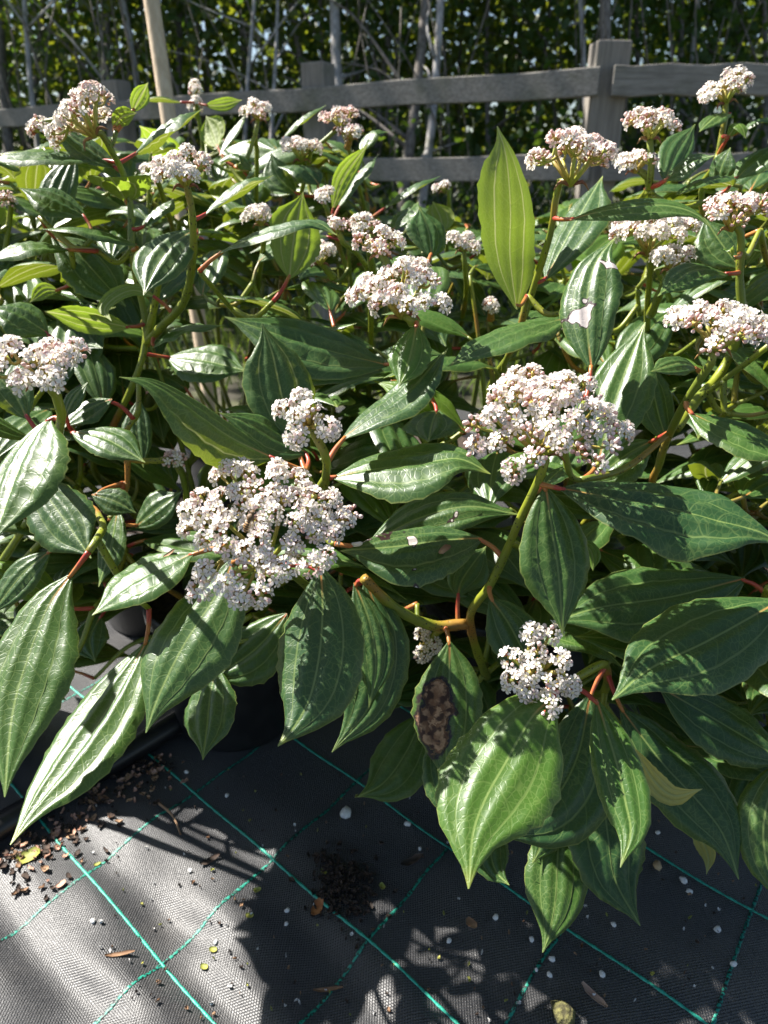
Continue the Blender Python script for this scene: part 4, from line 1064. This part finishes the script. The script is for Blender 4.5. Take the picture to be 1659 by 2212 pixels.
def petal_on(x, y, L, W_, ang, mat, name, label):
    p_, n_, d_ = hit(x, y)
    if n_.dot(d_) > 0: n_ = -n_
    F_ = frame(n_, ang); v, f = flake(name, None, L, W_, 0.0, None, .25)
    v = [F_ @ np.array(q) for q in v]
    tag(obj(name, mesh_from(name, v, f, [mat]), None, tuple(p_ + n_ * .0002)), label, 'dry flake')
# ------------------------------------------------------------------ things lying on the fabric
def on_ground(x, y, lift=0.0):
    q = P(x, y, 1.0) - [0, 0, CAM_H]; t = -(CAM_H - .016) / q[2]
    w = np.array([0, 0, CAM_H]) + q * t; w[2] = float(fab_h(w[0], w[1])) + lift; return w
petal_on(958, 1186, .012, .006, 1.4, MAT['debris'], 'dry_flake', 'tan dry flake on the dark leaf with bleached patches')
petal_on(368, 1196, .011, .003, .6, MAT['debris'], 'dry_flake', 'brown dry sliver on the leaf beside the bee flower head')
petal_on(772, 1178, .009, .006, .2, MAT['petal'], 'fallen_petal', 'fallen white petals on the leaf right of the bee flower head')
# black pipe along the bed edge
a, b = on_ground(-160, 1905), on_ground(345, 1600); b = b + (b - a) * .35
g = Geo(); path = [a + (b - a) * t + np.array([0, 0, .014 + .002 * math.sin(t * 9)]) + np.array([.006, .01, 0]) * math.sin(t * 5) for t in np.linspace(0, 1, 24)]
g.tube(np.array(path), .0165, sides=16)
tag(obj('irrigation_pipe', g.mesh('irrigation_pipe', [MAT['pipe']])), 'black plastic pipe lying on the fabric beside dry litter', 'pipe')
def lay(name, x, y, L, W_, ang, mat, label, cat, group=None, curl=.2):
    c = on_ground(x, y); v, f = flake(name, c, L, W_, ang, mat, curl)
    o = obj(name, mesh_from(name, v, f, [mat]), None, tuple(c + [0, 0, .001])); return tag(o, label, cat, group)
yel = simple('fallen_green', (.22, .24, .04), (.34, .33, .07), 60, .6); brn = MAT['debris']
lay('dead_leaf', 686, 1962, .022, .013, 1.2, simple('rust_leaf', (.30, .10, .03), (.42, .18, .06), 60, .7), 'small rust-brown dead leaf beside the dark soil clump', 'leaf')
lay('dead_leaf', 890, 1865, .03, .010, .5, MAT['debris_dark'], 'dark dry leaf shard on the sunlit fabric', 'leaf')
lay('dead_leaf', 455, 1865, .024, .008, .6, MAT['debris_dark'], 'dark narrow dry leaf on the sunlit patch of fabric', 'leaf')
lay('green_leaf', 62, 1850, .026, .02, .4, yel, 'small fresh yellow-green leaf among the dry litter', 'leaf')
lay('green_leaf', 210, 1865, .008, .005, .4, yel, 'tiny yellow-green leaf fleck near the first green thread', 'leaf')
lay('dry_straw', 708, 2130, .030, .0045, .1, brn, 'straw-coloured dry strip lying across the green thread', 'straw', None, .12)
lay('dry_straw', 260, 2064, .030, .005, .15, brn, 'straw-coloured dry strip in the leaf shadow on the fabric', 'straw', None, .12)
lay('dead_leaf', 1282, 2160, .030, .008, -.9, simple('pale_dead', (.30, .18, .13), (.40, .27, .2), 60, .7), 'pinkish-brown dry leaf alone on the dark fabric', 'leaf')
lay('dead_leaf', 1018, 2004, .014, .010, -.9, brn, 'tan leaf crumb on shaded fabric beside a sunlit triangle', 'leaf')
for (x, y) in ((540, 1985), (556, 1925), (460, 2050), (440, 2084), (826, 1916), (700, 1890)):
    lay('fallen_floret', x, y, .009, .0065, rng.uniform(0, 3), yel, 'tiny yellow-green fallen flower on the dark fabric', 'flower', 'tiny fallen flowers on the fabric')
def pebble(x, y, r, mat, label, cat, name, group=None, flat=.6):
    c = on_ground(x, y); v, f = [], []; n = 8; m_ = 5
    ph = rng.uniform(0, 6, 3)
    for j in range(m_ + 1):
        th = math.pi * j / m_
        for i in range(n):
            a_ = 6.283 * i / n; q = 1 + .16 * math.sin(2 * a_ + ph[0]) + .12 * math.sin(3 * a_ + ph[1] + th * 2)
            v.append((r * q * math.sin(th) * math.cos(a_), r * q * math.sin(th) * math.sin(a_), r * flat * math.cos(th)))
    for j in range(m_):
        for i in range(n): f.append((j * n + i, j * n + (i + 1) % n, (j + 1) * n + (i + 1) % n, (j + 1) * n + i)[::-1])
    o = obj(name, mesh_from(name, v, f, [mat]), None, tuple(c + [0, 0, r * flat * .8])); return tag(o, label, cat, group)
pebble(747, 1757, .0085, MAT['perlite'], 'round white pebble on the shaded fabric below the pot', 'pebble', 'white_pebble')
for (x, y, r) in ((403, 1670, .003), (490, 1718, .003), (880, 1780, .004), (1000, 1853, .0045), (985, 1792, .003), (1070, 1988, .0035), (1192, 2077, .0035), (1148, 2033, .003), (1186, 2112, .003), (1325, 2000, .003), (1300, 2108, .0035), (1420, 1802, .003), (1477, 1900, .0045), (1490, 1922, .0035), (1550, 2007, .004), (1582, 2090, .0035), (620, 1963, .003), (466, 2035, .0025), (202, 1995, .003), (618, 1990, .0025), (970, 2033, .003), (1158, 2100, .002), (907, 1836, .0025)):
    pebble(x, y, r, MAT['perlite'], 'small white perlite grain scattered on the dark fabric', 'perlite', 'perlite_grain', 'white perlite grains on the fabric', .7)
pebble(1420, 1870, .006, simple('tan_stone', (.42, .28, .15), (.5, .36, .2), 90, .6), 'smooth tan pebble on the fabric under the low leaves', 'pebble', 'tan_pebble')
pebble(1215, 2200, .012, simple('lichen', (.05, .045, .018), (.16, .15, .05), 200, .9, .9, .004), 'mossy yellow-brown lump at the sunlit fabric edge', 'moss', 'moss_lump')
# twig
g = Geo(); a = on_ground(345, 1745); b = on_ground(392, 1812); g.tube(np.array([a + [0, 0, .004], (a + b) / 2 + [.004, 0, .009], b + [0, 0, .003]]), .0018, .0011, n=8, sides=6)
tag(obj('fallen_twig', g.mesh('fallen_twig', [MAT['debris']])), 'thin brown twig lying across the dry litter', 'twig')
# loose litter and the soil clump: too small and many to count
def litter(name, pts, lens, mats, label, cat):
    g_ = Geo()
    for (x, y), L in zip(pts, lens):
        c = on_ground(x, y); v, f = flake(name, c, L, L * rng.uniform(.3, .8), rng.uniform(0, 6.28), None, rng.uniform(.1, .5), n=4)
        g_.add([np.array(q) + c + [0, 0, rng.uniform(0, .004)] for q in v], f, int(rng.integers(0, len(mats))))
    o = obj(name, g_.mesh(name, mats)); return tag(o, label, cat, kind='stuff')
pts = []
for _ in range(230):
    t = rng.random(); off = abs(rng.normal()) * 42 * (1.2 - .5 * t)
    pts.append((-10 + 350 * t + off * .65 + rng.normal() * 12, 1860 - 235 * t + off * .8 + rng.normal() * 8))
litter('leaf_litter', pts, rng.uniform(.003, .012, len(pts)), [MAT['debris'], MAT['debris_dark'], MAT['debris_dark'], simple('pink_chip', (.36, .19, .13), (.48, .30, .22), 60, .8)], 'scattered brown leaf and bark litter along the black pipe', 'litter')
pts = [(rng.uniform(200, 1659), rng.uniform(1650, 2205)) for _ in range(260)]
litter('scattered_crumbs', pts, rng.uniform(.0015, .005, len(pts)), [MAT['debris'], MAT['debris_dark'], MAT['perlite'], yel], 'tiny crumbs and specks scattered over the fabric', 'crumbs')
pts = [(735 + rng.normal() * 34, 1915 + rng.normal() * 40) for _ in range(240)]
litter('soil_clump', pts, rng.uniform(.003, .010, len(pts)), [MAT['debris_dark'], MAT['soil'], MAT['soil']], 'clump of dark fibrous soil on the shaded fabric', 'soil')
